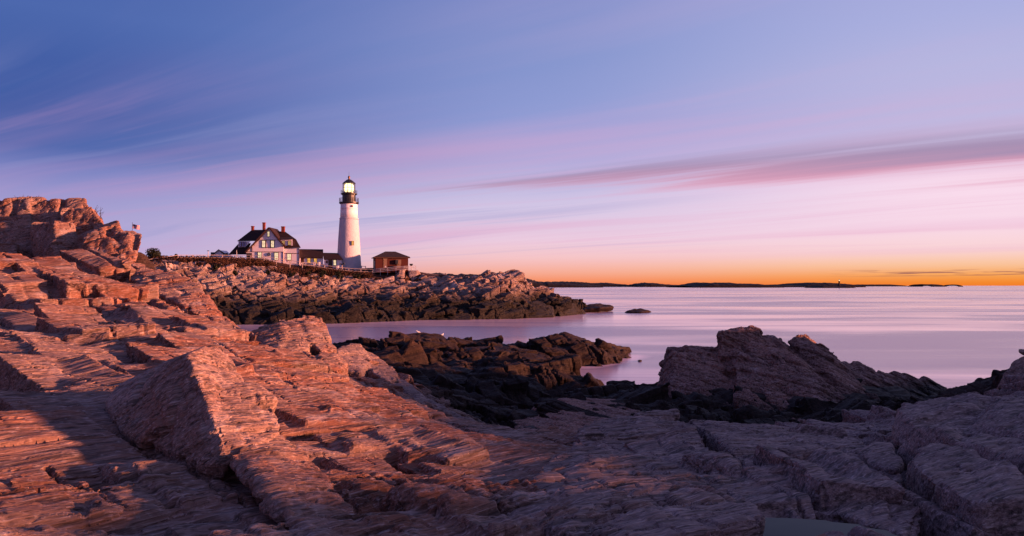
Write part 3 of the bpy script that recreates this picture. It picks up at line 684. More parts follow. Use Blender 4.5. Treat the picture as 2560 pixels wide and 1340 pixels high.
outcrop('rock_slab', 'broad pink slab in the middle of the foreground, its upper edge catching the sun', [
    [Vector(at(*q)) for q in [(705,1010,8.6),(850,990,9.6),(945,1008,10.1),(1095,1060,10.2),(1095,1085,9.7),(1010,1110,8.9),(860,1120,8.1),(730,1085,7.7),(760,1200,8.2),(1000,1200,9),(900,1100,11),(1090,1130,10.6)]],
], F_LEFT, ROCK, .026, (1.2, .45, .16), .10, .016, .04, 44)
outcrop('rock_outcrop', 'brown jointed shelf stepping down to the dark channel below the lit ridge', [
    blk([(838,874,26),(878,856,28),(905,862,27.5),(930,900,26),(900,930,24),(860,925,24)], (.2,1.2,-2)),
    blk([(905,872,27.6),(945,886,27),(995,930,25.4),(980,960,24),(930,930,24.8)], (.2,1.0,-2)),
    blk([(985,935,25.4),(1015,948,25),(1060,985,24.2),(1040,1015,23),(990,990,23.4)], (.2,1.0,-2)),
    blk([(1045,985,24.4),(1090,1000,24),(1140,1030,23.2),(1110,1060,22),(1050,1030,22.6)], (.2,1.0,-2)),
    blk([(1120,1025,23.4),(1170,1040,22.9),(1205,1065,22.2),(1170,1090,21.5),(1115,1070,21.9)], (.2,.9,-2)),
    blk([(845,935,21),(885,945,21.2),(930,985,20.2),(900,1010,18.8),(850,985,19)], (.2,1.1,-2)),
    blk([(925,985,20.3),(975,1000,19.8),(1030,1040,18.6),(990,1050,17.6),(935,1025,18.2)], (.2,1.0,-2)),
], F_LEFT, ROCKR, .048, (1.2, .5, .2), .16, .02, .05, 51, gro=.2)
outcrop('rock_stack', 'tall dark layered rock stack dipping right, standing against the pink water', [
    blk([(1662,945,41.5),(1690,882,42),(1742,873,43),(1800,880,43),(1836,890,43),(1842,1000,39),(1835,1062,36.5),(1665,1055,37.5)], (-.4,3,0)),
    blk([(1796,838,43),(1812,830,43),(1858,822,43),(1902,829,43.5),(1904,850,43),(1860,900,42),(1800,900,42)], (0,2.4,0)),
    blk([(1832,868,42.4),(1900,846,43),(1950,852,43),(1985,880,42.6),(2060,945,41.5),(2150,1045,37),(2100,1062,35.5),(1845,1062,35.5),(1836,960,39.5)], (-.2,3,0)),
    blk([(1968,852,44.5),(1985,839,44.7),(2010,837,44.8),(2028,852,45),(2090,905,45.3),(2180,975,44),(2240,1040,41),(2190,1058,39),(2060,960,42.6)], (.2,2.4,-.3)),
    blk([(2088,912,46),(2104,903,46),(2150,916,46.5),(2280,1010,45),(2260,1050,42),(2170,1000,43.5)], (.3,2,-.3)),
    blk([(2156,932,46.6),(2166,916,46.7),(2190,930,47),(2300,1000,46),(2240,1020,44)], (.3,1.4,-.3)),
    blk([(2184,938,47),(2192,922,47.2),(2225,934,47.5),(2350,1000,47),(2300,1025,45)], (.3,1.4,-.3)),
    blk([(2220,940,47.6),(2228,926,47.8),(2262,934,48),(2400,990,49),(2370,1010,47)], (.3,1.4,-.3)),
    blk([(2295,945,48.2),(2304,938,48.4),(2345,962,49),(2402,994,49.6),(2340,1000,48)], (.3,1.4,-.3)),
    blk([(1540,990,45),(1580,978,45),(1640,958,45),(1650,975,45),(1668,1000,43),(1660,1050,38),(1530,1020,42)], (0,2,-.5)),
    blk([(1800,832,42.6),(1812,826,43),(1840,828,43),(1838,850,42.6),(1805,856,42.4)], (0,1.4,0)), blk([(1846,826,43.2),(1878,820,43.4),(1900,826,43.4),(1898,842,43),(1850,846,43)], (0,1.4,0)),
    blk([(1905,846,43.2),(1935,842,43.4),(1955,852,43.2),(1930,880,42.4)], (0,1.4,0)), blk([(1700,880,42.8),(1715,868,43),(1760,872,43),(1755,890,42.6)], (0,1.6,0)), blk([(1770,876,43),(1800,872,43.2),(1832,884,43),(1800,905,42)], (0,1.6,0)),
    blk([(2030,858,45.2),(2050,856,45.4),(2095,892,45.6),(2060,900,45)], (.2,1.2,-.2)), blk([(2115,908,46.5),(2140,902,46.7),(2170,922,46.8),(2150,935,46.2)], (.2,1.2,-.2)),
    blk([(1700,1058,36),(1900,1045,35),(2120,1046,35),(2150,1075,32),(1700,1085,32)], (0,2,-1)),
], F_STACK, ROCKS, .055, (1.9, .75, .3), .24, .04, .02, 61, gro=.3, bed=(.42, .16), FJ=frame((.85, .3, -.38), (.35, -.2, .9)))
outcrop('rock_outcrop', 'dark cracked rock face between the gully channel and the layered stack', [
    blk([(1275,1052,30),(1340,1020,33),(1420,996,36),(1560,1000,40),(1700,1020,37),(1700,1070,31),(1400,1110,24),(1300,1100,25)], (.4,3,-2.5)),
], F_STACK, ROCKS, .07, (2.4, .9, .34), .2, .04, .05, 66, bed=(.4, .15))
outcrop('rock_outcrop', 'large grey ledge with a rough flat top at the right edge, above the boulders', [
    [v_ for q in [(2240,1012,11.1),(2330,988,12.0),(2450,983,12.3),(2700,975,12.6),(2720,1190,7.0),(2565,1146,7.7),(2470,1108,8.4),(2300,1064,9.5)] for v_ in (Vector(at(*q)), Vector(at(*q))-Vector((.06, .12, .6)))]+[Vector(at(2218,1112,10.6)), Vector(at(2225,1130,9.8))],
], F_RIGHT, ROCKR, .05, (1.8, .7, .25), .11, .022, .09, 71)
outcrop('rock_slab', 'broad grey whaleback slab at the bottom of the foreground, left of the tide pool', [
    [v_ for q in [(1262,1350,5.2),(1330,1205,6.6),(1440,1140,7.9),(1490,1078,10.2),(1690,1058,11.4),(1745,1100,9.6),(1835,1200,7.2),(1925,1350,5.1),(1600,1420,4.4),(1500,1240,6.1),(1640,1200,6.9)] for v_ in (Vector(at(*q))+Vector((0, 0, .13)), Vector(at(*q))-Vector((0, 0, .5)))]+
    [Vector(at(*q))-Vector((0, 0, .5)) for q in [(1262,1350,5.2),(1440,1150,7.9),(1690,1062,11.4),(1925,1350,5.1)]],
], F_RIGHT, ROCKR, .021, (1.7, .6, .22), .12, .016, .08, 85, gro=.14, bed=(.13, .03))
outcrop('rock_slab', 'broad grey whaleback slab behind the tide pool', [
    [v_ for q in [(1712,1064,11.8),(1900,1076,12.2),(2085,1092,11.6),(2225,1175,8.8),(2300,1300,6.5),(2260,1390,5.7),(2110,1335,6.1),(1975,1285,6.4),(1885,1215,7.1),(1785,1115,9.4),(2060,1180,8.4)] for v_ in (Vector(at(*q))+Vector((0, 0, .13)), Vector(at(*q))-Vector((0, 0, .5)))]+
    [Vector(at(*q))-Vector((0, 0, .5)) for q in [(1712,1068,11.8),(2085,1094,11.6),(2300,1300,6.5),(2110,1345,6.1),(1885,1220,7.1)]],
], F_RIGHT, ROCKR, .023, (1.7, .6, .22), .12, .016, .08, 86, gro=.14, bed=(.13, .03))
outcrop('boulder', 'grey squared boulder below the large ledge at the right edge', [
    [v_ for q in [(2258,1137,7.4),(2312,1094,8.2),(2400,1100,8.1),(2520,1152,7.1),(2590,1187,6.6),(2560,1238,6.0),(2440,1252,5.8),(2332,1202,6.4)] for v_ in (Vector(at(*q)), Vector(at(*q))-Vector((-.05, -.03, .9)))],
], F_RIGHT, ROCKR, .034, (1.4, .5, .18), .10, .018, .06, 74)
outcrop('boulder', 'small rounded grey stone wedged beside the large ledge', [
    [Vector(at(*q)) for q in [(2140,1120,8.9),(2170,1102,9.3),(2230,1108,9.2),(2256,1150,8.25),(2240,1180,7.8),(2170,1162,8.2),(2180,1225,8.6),(2240,1225,8.6)]],
], F_RIGHT, ROCKR, .028, (.9, .3, .12), .10, .014, .05, 77)
outcrop('rock_outcrop', 'dark upright rock cut by the right edge, carrying a thin flat stone', [
    blk([(2494,972,25),(2512,930,25.4),(2535,905,26),(2560,892,26.3),(2680,880,27),(2700,985,24.5)], (.2,3,-.4)),
], F_RIGHT, ROCKS, .05, (1.6, .6, .22), .12, .025, .06, 81)
outcrop('flat_stone', 'thin flat stone jutting left from the dark rock at the right edge', [
    blk([(2541,878,26.3),(2551,878,26.3),(2600,882,26.8),(2640,893,27),(2600,897,26.8),(2556,889,26.4)], (.1,1,0)),
], F_RIGHT, ROCKS, .03, (.6, .2, .1), .06, .01, .02, 83)
for k, (lab, hs, v) in enumerate([
    ('square topped dark rock on the tidal reef, highest of the reef', [blk([(1392,862,73),(1398,832,74),(1412,829,74.5),(1450,843,75),(1470,862,74),(1468,880,71),(1400,884,71)], (0,2.5,-.2))], .11),
    ('dark rounded rock at the seaward tip of the tidal reef', [blk([(1480,862,76),(1492,852,77),(1530,858,79),(1575,868,82),(1582,880,83),(1540,890,80),(1490,888,76)], (0,2.5,-.5))], .11),
    ('long humped dark rock on the tidal reef with a gull on its crest', [blk([(980,862,76),(996,838,78),(1060,831,79),(1105,842,79),(1140,862,77),(1130,880,72),(1000,885,72)], (0,3,-.5))], .12),
    ('low dark rock shelf closing the tidal reef toward the channel', [blk([(1150,872,68),(1200,868,70),(1262,862,71),(1300,882,70),(1370,884,70),(1380,905,64),(1300,925,58),(1180,912,60)], (0,3,-.8))], .12),
    ('low brown ridge lying across the tidal flat below the reef', [blk([(1050,925,50),(1100,905,54),(1180,925,53),(1235,950,51),(1230,968,48),(1080,952,48)], (0,2,-.8))], .09),
    ('small lone rock awash just off the reef tip', [blk([(1590,900,74),(1598,896,74),(1608,899,74),(1600,904,73)], (0,.8,-.4))], .08),
]):
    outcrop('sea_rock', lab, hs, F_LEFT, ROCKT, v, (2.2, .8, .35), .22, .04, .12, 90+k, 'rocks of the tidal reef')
for k, (lab, hs, v) in enumerate([
    ('low black rock islet trailing off the lighthouse headland tip', [blk([(1452,771,212),(1470,760,215),(1500,758,218),(1522,762,218),(1534,767,215),(1500,770,205),(1460,774,205)], (0,5,-1))], .3),
    ('flat black rock awash alone in the open bay', [blk([(1556,778,205),(1580,774,208),(1602,770,209),(1634,775,208),(1600,780,202)], (0,4,-1))], .28),
]):
    outcrop('sea_rock', lab, hs, F_LEFT, ROCKT, v, (4, 1.6, .7), .2, .05, .25, 97+k, 'rocks awash off the headland')

# tide pool
mb = MB(); n = 40
mb.add([(pool_c[0]+.78*math.cos(2*math.pi*i/n)*(1+.1*math.sin(3*i)), pool_c[1]+.56*math.sin(2*math.pi*i/n), 0) for i in range(n)], [tuple(range(n))])
m_, t_ = newmat('still_pool_water'); finish(t_, (.006, .006, .014, 1), .06, t_.noise(t_.node('ShaderNodeNewGeometry').outputs['Position'], 6., 2., .5), .06, .01, .05, IOR=1.33)
po = mb.build('tide_pool', m_)
po.location.z = 5.30
tag(po, kind='structure')

# ------------------------------------------------------------------ lighthouse headland
HEADP = [at(*p) for p in [
    (200,650,200),(200,690,165),(200,760,145),(340,655,195),(340,690,165),(340,760,146),(450,648,203),(450,690,170),(450,740,152),(450,785,143),
    (600,648,206),(600,680,188),(600,720,166),(600,760,152),(600,806,143),(680,652,206),(680,690,187),(680,730,164),(680,770,151),(690,808,142),
    (750,664,206),(750,695,190),(750,724,172),(750,762,156),(750,800,146),(870,677,207),(870,705,191),(870,742,172),(870,780,156),(870,804,148),
    (800,668,206.5),(940,680,207),(940,706,193),(940,744,176),(940,780,160),(940,804,152),(1000,680,207),(1000,712,192),(1000,735,182),(1000,772,166),(1000,803,155),
    (1045,690,203),(1060,712,195),(1060,740,182),(1060,800,160),(1150,692,200),(1150,715,188),(1150,745,176),(1150,798,163),(1100,700,198),
    (1215,698,199),(1240,692,195),(1275,698,194),(1240,746,175),(1240,797,165),(1310,720,192),(1350,752,187),(1350,782,179),(1350,801,172),(1400,764,189),(1400,798,179),(1440,773,196),(1460,778,204)]]
HEADP += [(-120,215,14),(-100,240,14),(-60,240,13),(-45,235,11.8),(-28,232,10),(-10,225,6),(-8,245,-3),(5,222,1),(10,228,-2),(22,232,-3),(-60,290,-2),(-120,280,4),(-30,270,-3),(30,210,-4),(16,192,-3),(4,160,-3.5),(26,132,-5),(12,132,-5),(0,130,-5),(36,165,-5),(40,195,-5),(24,165,-5),(16,150,-5),(30,185,-5),
          (-15,140,-3),(-30,136,-3),(-45,132,-2.5),(-60,130,-2),(-5,148,-3),(-75,125,0),(-90,130,3),(-36,210,11.4),(-43,222,11.6),(-55,214,12.6),(-66,214,13.6)]
head = RBF(HEADP, .012)
def head_crest(p): return 1-.93*np.clip((p[:, 1]-197)/6, 0, 1)*np.clip((-11-p[:, 0])/8, 0, 1)
P = sheet(head, (-34, 11), 127, 285, .055, .0022); P[..., 2] = np.where(P[..., 2] < .6, .6+(P[..., 2]-.6)*4.5, P[..., 2]); p = P.reshape(-1, 3)
P[..., 2] += (facets(p, (.93, .36), (.62, -.78), [(12., 4.2, .7, .5, -.6, 1., .35), (4.8, 1.7, .4, .35, -.2, .5, .28), (1.9, .8, .25, .22, 0, .25, .2), (.8, .4, .12, .10, 0, 0, .2)], 126, .8, .12)*head_crest(p)).reshape(P.shape[:2])
def hpick(rng):
    d_ = rng.uniform(140, 199); x_ = rng.uniform(420, 1480); X_ = (x_-1280)/2000*d_
    if float(head(np.array([X_]), np.array([d_]))[0]) < .8 or (d_ > 195 and x_ < 960): return None
    if d_ > 186 and x_ < 900 and rng.random() < .7: return None
    return X_, d_, rng.uniform(.45, 1.4)*(1-.55*max(0, (d_-178)/22)*(x_ < 1000))
HB = np.concatenate([blocks(head, 1100, hpick, (.93, .36), (.62, -.78), (-.30, -.36, .88), .6, ((1.6, 6.), (.9, 2.6), (1., 2.6)), 210, .55, .16, .16, .2),
                     blocks(head, 1500, hpick, (.8, .6), (.5, -.86), (.25, -.2, .95), .5, ((.7, 2.4), (.6, 1.8), (.7, 2.1)), 217, .45, .2, .35, .5)])
solid_sheet(P, .19, lambda c: (grain(c, F_HEAD, .09, 6., 124, .06, (1.1, .30))+joints(c, (.93, .36), (.62, -.78), [(4.2, 2.6, .9, .22), (1.8, 1.1, .45, .16)], 306, .5))*head_crest(c), 'headland', [ROCKH, HEATH],
            lambda c: (1-.93*np.clip((c[:, 1]-193)/5, 0, 1)*np.clip((-14-c[:, 0])/8, 0, 1)+(.55*fbm(c/3.5, 3, 131)) < .5)*1, -2.2, HB)
def hz(x, y): return float(head(np.array([x]), np.array([y]))[0])
hblocks = [
    ('pale upright cliff block below the metal railing', [blk([(985,694,200),(1000,678,201),(1014,673,202),(1014,700,199),(1010,725,196),(985,730,193),(955,735,191)], (-1,9,-.5))]),
    ('pale split-off cliff block at the end of the metal railing', [blk([(1021,673,202),(1046,674,202),(1052,682,202),(1046,705,199),(1036,722,196),(1019,722,196)], (0,8,-.5))]),
    ('long lilac slanting ledge under the brick building', [blk([(860,728,182),(930,706,190),(985,690,196),(985,728,189),(930,745,182),(880,756,176)], (-1,7,-2))]),
    ('big square dark headed block on the seaward knoll', [blk([(1192,700,192),(1225,686,194),(1248,684,195),(1272,690,194),(1300,706,190),(1245,712,186),(1222,720,185)], (0,8,-2))]),
    ('tilted slab in the middle of the seaward knoll', [blk([(1090,730,184),(1130,700,190),(1190,706,190),(1192,728,184),(1150,748,178),(1100,760,175)], (0,7,-3))]),
    ('tilted slab on the right flank of the seaward knoll', [blk([(1195,735,181),(1240,712,186),(1320,738,184),(1330,760,178),(1260,765,173),(1205,760,174)], (0,6,-3))]),
    ('dark rounded block at the waterline under the seaward knoll', [blk([(1080,775,169),(1130,760,172),(1180,775,168),(1178,800,163),(1090,802,162)], (0,5,-2))]),
    ('dark block at the water on the right foot of the headland', [blk([(1300,770,176),(1340,752,180),(1385,765,182),(1385,790,175),(1310,795,171)], (0,5,-2))]),
    ('dark block nearest the tip of the headland', [blk([(1385,765,184),(1410,748,190),(1440,758,196),(1462,776,198),(1400,790,181)], (0,5,-2))]),
]
for k, (lab, hs) in enumerate(hblocks):
    outcrop('rock_block', lab, hs, F_HEAD, ROCKH, .2, (5., 2., .9), .2, .07, .2, 140+k, 'large blocks of the lighthouse headland')

# sea: one sheet to the horizon; 'shallow' marks where the bottom comes close under the surface and the swell breaks
th = np.arange(-110, 111, .25)*math.pi/180; lr = np.concatenate([np.arange(math.log(12), math.log(300), .006), np.arange(math.log(300), math.log(60000), .06)])
TH, LR = np.meshgrid(th, lr); RR = np.exp(LR)
P = np.stack([RR*np.sin(TH), RR*np.cos(TH), RR*0], -1); sh = np.zeros_like(RR)
m_ = (RR < 300) & (np.abs(TH) < .8)
zb = np.where(RR[m_] < 122, near.polar(TH[m_], LR[m_]), head.polar(TH[m_], LR[m_]))
sh[m_] = np.clip(1-(-zb)/1.6, 0, 1)*np.clip((300-RR[m_])/60, 0, 1)
o = tag(grid_mesh('sea', P, WATER, True), kind='structure')
at_ = o.data.attributes.new('shallow', 'FLOAT', 'POINT'); at_.data.foreach_set('value', sh.ravel().astype(np.float32))

# far shore and islands
def ridge(name, px0, px1, d, prof, depth, rough, seed, mat=FOREST, base=0.):
    """a long low wooded ridge: prof gives (px, py of the skyline); it has a rounded cross section"""
    n = max(60, int((px1-px0)*.8)); m = 16
    xs = np.linspace(px0, px1, n); h = np.interp(xs, [q[0] for q in prof], [CAMZ-(q[1]-714)/2000*d for q in prof])
    X = (xs-1280)/2000*d; jag = fbm(np.stack([X/rough/3, X*0, X*0], 1), 4, seed)
    V = np.linspace(0, math.pi, m); P = np.zeros((m, n, 3))
    for j, v in enumerate(V):
        hh = np.maximum(h*math.sin(v)**.6, -2)
        nz = fbm(np.stack([X/rough, X*0+j*3.1, X*0], 1), 3, seed+3)*rough*.35
        P[j, :, 0] = X; P[j, :, 1] = d+depth*(1-math.cos(v))/2-depth/2
        P[j, :, 2] = hh+(nz+jag*rough*.25)*math.sin(v)*np.clip(h/(2*rough), 0, 1)-.5
    return tag(grid_mesh(name, P, mat), kind='structure')
ridge('far_wooded_shore', 980, 1490, 3200, [(980,683),(1060,682),(1100,684),(1200,688),(1290,690),(1320,697),(1345,704),(1380,706),(1440,709),(1490,713)], 500, 9., 1)
ridge('far_low_shore', 1330, 1700, 4600, [(1330,706),(1400,703.5),(1450,705),(1480,707.5),(1512,706.5),(1540,709),(1570,712.5),(1600,714.5),(1700,716)], 500, 5., 2)
ridge('wooded_island', 1578, 1702, 4200, [(1578,713.5),(1585,709.5),(1610,706.5),(1630,708),(1655,711),(1702,713)], 500, 5., 3)
ridge('dark_island', 1698, 1905, 3000, [(1698,714.5),(1720,711),(1745,706.5),(1770,708),(1800,706.5),(1830,708.5),(1880,710),(1900,713),(1905,716)], 500, 5., 4)
ridge('long_island', 1900, 2105, 3600, [(1900,713),(1965,711.5),(1975,709.5),(2010,707),(2045,706.6),(2070,708),(2095,711),(2105,714)], 500, 5., 5)
ridge('distant_bar', 2120, 2235, 7000, [(2120,714),(2140,711.2),(2215,711.2),(2235,713)], 500, 4., 6)
ridge('flat_islet', 2297, 2336, 5200, [(2297,714),(2300,710.6),(2330,710.6),(2336,714)], 300, 3., 7)
ridge('flat_islet', 2374, 2387, 5200, [(2374,714),(2377,711.4),(2384,711.4),(2387,714)], 200, 3., 8)
ridge('ledge', 2025, 2120, 2400, [(2025,719),(2040,713.6),(2090,714.5),(2105,714),(2120,718)], 120, 2., 9)

# ------------------------------------------------------------------ lighthouse
LD = 210.; LX = (872.5-1280)/2000*LD; K = LD/2000
zl = lambda py: CAMZ-(py-714)*K
base = (LX, LD, zl(676)); rl = lambda w: w*K/2
lh = empty('lighthouse', base, 'tall white stone lighthouse with black lantern gallery and lit beacon on the headland', 'lighthouse')
def part(name, fn, mat, parent, smooth=False, origin=None):
    mb = MB(origin if origin is not None else parent.location if parent.type == 'EMPTY' else parent['_o']); fn(mb)
    o = mb.build(name, mat, parent, smooth); return o
def lpart(name, prof, mat, parent=lh, smooth=True, n=48):
    mb = MB(base); mb.lathe((LX, LD, 0), [(rl(w), zl(py)) for w, py in prof], n); return mb.build(name, mat, parent, smooth)
lpart('tower', [(62.5,684),(61.5,673),(58.5,650),(56.6,632),(53.2,600),(49.2,570),(46.6,551),(45.6,549)], STUCCO)
lpart('belt_course', [(44.5,549),(47.2,548.6),(47.2,545.6),(43.6,545)], STUCCO, smooth=False)
lpart('upper_tower', [(43.4,545.2),(42.4,530),(41.8,521.4),(42.6,521),(42.6,519.6),(41.6,519.2),(41.4,512),(43.6,508.5),(44,508)], WHITE)
lpart('gallery_deck', [(42,511),(46,510),(48.6,508.5),(48.6,505.6),(30,505.5)], BLACKM, smooth=False)
lpart('watch_room', [(33,505.6),(33,487.5),(38,486.8)], BLACKM, smooth=False, n=24)
lpart('upper_deck', [(34,487.8),(40.5,486.2),(41,484),(28,483.8)], BLACKM, smooth=False, n=24)
def railing(name, r, y0, y1, n, rails):
    mb = MB(base); rr = rl(r)
    for i in range(n):
        a = 2*math.pi*i/n; q = (LX+rr*math.cos(a), LD+rr*math.sin(a))
        mb.tube((*q, zl(y0)), (*q, zl(y1)), .035, n=5)
    for py in rails: mb.ring((LX, LD, zl(py)), rr, .035)
    mb.build(name, IRON, lh)
railing('gallery_railing', 47.6, 506, 495.8, 20, (495.8, 499.2, 502.6))
railing('lantern_railing', 40, 484.4, 477, 16, (477, 480.5))
lpart('lantern_base', [(31.4,484),(31.4,481.5),(30.4,481.4)], BLACKM, smooth=False, n=12)
mb = MB(base); nn = 10
for i in range(nn):
    a = 2*math.pi*(i+.5)/nn; q = (LX+rl(30.2)*math.cos(a), LD+rl(30.2)*math.sin(a))
    mb.tube((*q, zl(482)), (*q, zl(458.5)), .06, n=6)
mb.ring((LX, LD, zl(470)), rl(30.2), .04); mb.build('lantern_mullions', IRON, lh)
lpart('lantern_glass', [(29.6,482),(29.6,458.5)], GLASS, smooth=False, n=10)
lpart('beacon_lamp', [(6,481.6),(17,480.5),(22,477),(23.4,470),(22,463),(15,459.8),(5,459.2)], LAMP)
lpart('lantern_roof', [(29,459.4),(33.2,459.2),(32.6,458),(22,453.4),(11,449.4),(5,448.4)], BLACKM, smooth=False, n=10)
lpart('ventilator_ball', [(4.4,449),(3.6,446.6),(5.2,444.8),(5.6,443),(5,441.2),(3,440),(.8,439.4)], plain('brass_ball', srgb(120, 84, 40), .4, metal=.6))
mb = MB(base); mb.tube((LX, LD, zl(440)), (LX, LD, zl(429)), .035, .02); mb.build('lightning_rod', IRON, lh)
def window(parent, o0, x0, x1, y0, y1, d, pane, fw=.11, frame=TRIM, bars=(1, 1), proud=.09, name='window', label=None):
    """a framed window seen at (x0..x1, y0..y1) of the photo, d metres ahead: frame part with its pane as sub-part"""
    A = Vector(at(x0, y0, d)); B = Vector(at(x1, y1, d)); w = B.x-A.x; h = A.z-B.z; c = (A+B)/2
    mb = MB(o0)
    for s in (-1, 1): mb.box((c.x+s*(w-fw)/2, d-proud/2+.03, c.z), (fw, proud+.06, h))
    for s in (-1, 1): mb.box((c.x, d-proud/2+.028, c.z+s*(h-fw)/2), (w-2*fw, proud+.06, fw))
    for k in range(bars[0]): mb.box((c.x, d-.03, c.z+(k+1-(bars[0]+1)/2)*(h-2*fw)/(bars[0]+1)), (w-2*fw, .05, .05))
    for k in range(bars[1]): mb.box((c.x+(k+1-(bars[1]+1)/2)*(w-2*fw)/(bars[1]+1), d-.03, c.z), (.035, .045, h-2*fw))
    o = mb.build(name, frame, parent)
    mb = MB(o0); mb.box((c.x, d-.005, c.z), (w-2*fw, .02, h-2*fw)); mb.build('pane', pane, o)
    if label: o['label'] = label
    return o
window(lh, base, 878.8, 884.9, 602, 613.4, LD-rl(54.)+.10, GLOWO, .10, SHUT, proud=.16)
mb = MB(base); q = at(880, 515, LD-rl(41.4)+.12); mb.tube((q[0], q[1]-.12, q[2]), (q[0], q[1]+.2, q[2]), .26, n=14); mb.build('porthole', IRON, lh)

# ------------------------------------------------------------------ keeper's house  (H maps the enlarged detail sheet to photo pixels)
H = lambda X, Y, d: Vector(at(520+X/4.466, 420+Y/4.466, d))
ho = H(690, 1060, 208)
house = empty('keepers_house', ho, 'large white keepers house with steep dark gabled roofs and many lit windows', 'house')
mb = MB(ho)
mb.prism([H(428,1120,205), H(428,940,205), H(560,812,205), H(682,676,205), H(786,812,205), H(846,880,205), H(846,1120,205)], (0, 9, 0))
mb.hull([H(X, Y, d) for X, Y in ((842,893),(1018,893),(842,1120),(1018,1120)) for d in (205.4, 212)])
mb.build('wall', WHITE, house)
RF = []
def roofslab(m, a, b, back, t=.22):
    """roof plane from ridge line point a to eave point b, running back"""
    a, b = Vector(a), Vector(b); e = Vector((0, back, 0)); nrm = (b-a).cross(e).normalized()
    if nrm.z < 0: nrm = -nrm
    m.hull([a, b, a+e, b+e, a+nrm*t, b+nrm*t, a+e+nrm*t, b+e+nrm*t])
mb = MB(ho)
roofslab(mb, H(682,668,204.5), H(566,800,204.5), 8); roofslab(mb, H(566,800,204.5), H(412,942,204.5), 8)
roofslab(mb, H(682,668,204.5), H(800,822,204.5), 7); roofslab(mb, H(800,822,204.5), H(858,876,204.5), 3)
# main roof to the right of the gable, with clipped end
mb.hull([H(660,712,209.2), H(856,706,209.2), H(700,893,205.), H(1036,892,205.), H(984,800,206.5), H(984,796,210.5), H(1036,890,213), H(700,890,213), H(930,760,208)])
# roof to the left, with its lower skirt
mb.hull([H(490,690,209), H(650,690,209), H(330,812,206.2), H(322,818,206.2), H(326,818,212.5), H(540,815,205.8), H(640,800,206), H(640,780,212)])
mb.hull([H(338,846,207), H(480,838,206.4), H(225,968,205.6), H(432,966,205.4), H(338,846,211), H(480,838,211), H(225,968,212.5), H(432,966,212.5)])
roof = mb.build('roof', ROOFM, house)
for X0, X1, Y0, Y1, d in ((487,512,648,700,209.2), (613,639,608,690,209.4), (822,856,652,718,209)):
    mb = MB(ho); a, b = H(X0, Y0, d), H(X1, Y1, d); c = (a+b)/2; w = b.x-a.x; h = a.z-b.z
    mb.box((c.x, c.y, c.z), (w, .75, h)); mb.box((c.x, c.y, a.z-.12), (w+.14, .9, .2)); mb.build('chimney', CHIM, roof)
mb = MB(ho)
mb.hull([H(X, Y, d) for X, Y in ((812,796),(944,796),(812,866),(944,866)) for d in (205.15, 208)])
d2 = MB(ho); d2.hull([H(X, Y, d) for X, Y in ((339,818),(474,818),(339,884),(420,884)) for d in (205.9, 210)]); d2.build('dormer', WHITE, house)
dm = mb.build('dormer', WHITE, house)
mb = MB(ho); mb.hull([H(802,797,204.8), H(952,797,204.8), H(802,790,204.8), H(952,790,204.8), H(812,768,208), H(944,768,208), H(802,786,208), H(952,786,208)]); mb.build('dormer_roof', ROOFM, dm)
# timbering
mb = MB(ho)
def strip(X0, Y0, X1, Y1, d, w=.13): mb.bar(H(X0, Y0, d), H(X1, Y1, d), .1, w)
for q in ((575,803,790,803),(428,935,846,937)): strip(*q, 204.97)
strip(846,952,1018,954,205.36)
for X in (556, 838): strip(X, 938, X, 1080, 204.96)
strip(849, 893, 849, 1090, 205.33); strip(1016, 893, 1016, 1100, 205.35)
strip(601, 889, 741, 889, 204.96); strip(646, 806, 646, 888, 204.955); strip(697, 806, 697, 888, 204.955)
strip(492, 865, 492, 938, 204.955)
mb.bar(H(678,664,204.42), H(418,940,204.42), .12, .3); mb.bar(H(686,664,204.42), H(852,872,204.42), .12, .3)
mb.bar(H(480,858,204.5), H(520,862,204.5), .3, .12); mb.bar(H(820,872,204.5), H(862,876,204.5), .3, .12)
mb.build('timber_trim', TRIM, house)
px = lambda X: 520+X/4.466
py = lambda Y: 420+Y/4.466
def hw(X0, X1, Y0, Y1, d, pane, **k): window(house, ho, px(X0), px(X1), py(Y0), py(Y1), d, pane, **k)
hw(661, 691, 706, 768, 204.97, GLOWY); hw(601, 643, 808, 889, 204.94, GLOWY); hw(700, 741, 808, 889, 204.94, GLOWY)
hw(554, 602, 938, 1004, 204.94, GLOWY); hw(739, 787, 942, 1030, 204.94, GLOWY); hw(881, 931, 955, 1036, 205.34, GLOWY)
hw(822, 860, 810, 864, 205.1, GLOWD); hw(891, 931, 810, 864, 205.1, GLOWD)
for X in (354, 380, 406): hw(X-2, X+20, 822, 880, 205.86, PALEP, fw=.07, bars=(1, 0))
hw(432, 490, 950, 1015, 204.92, BLACKM, name='porch_arch', bars=(0, 0))
wq = H(680, 964, 204.9); wr_ = MB(wq); wr_.ring(wq, .33, .10, 28, 'Y'); 
wreath = wr_.build('wreath', LEAF); wreath.location = wq; tag(wreath, 'round dark wreath hung between ground floor windows of the keepers house', 'wreath')

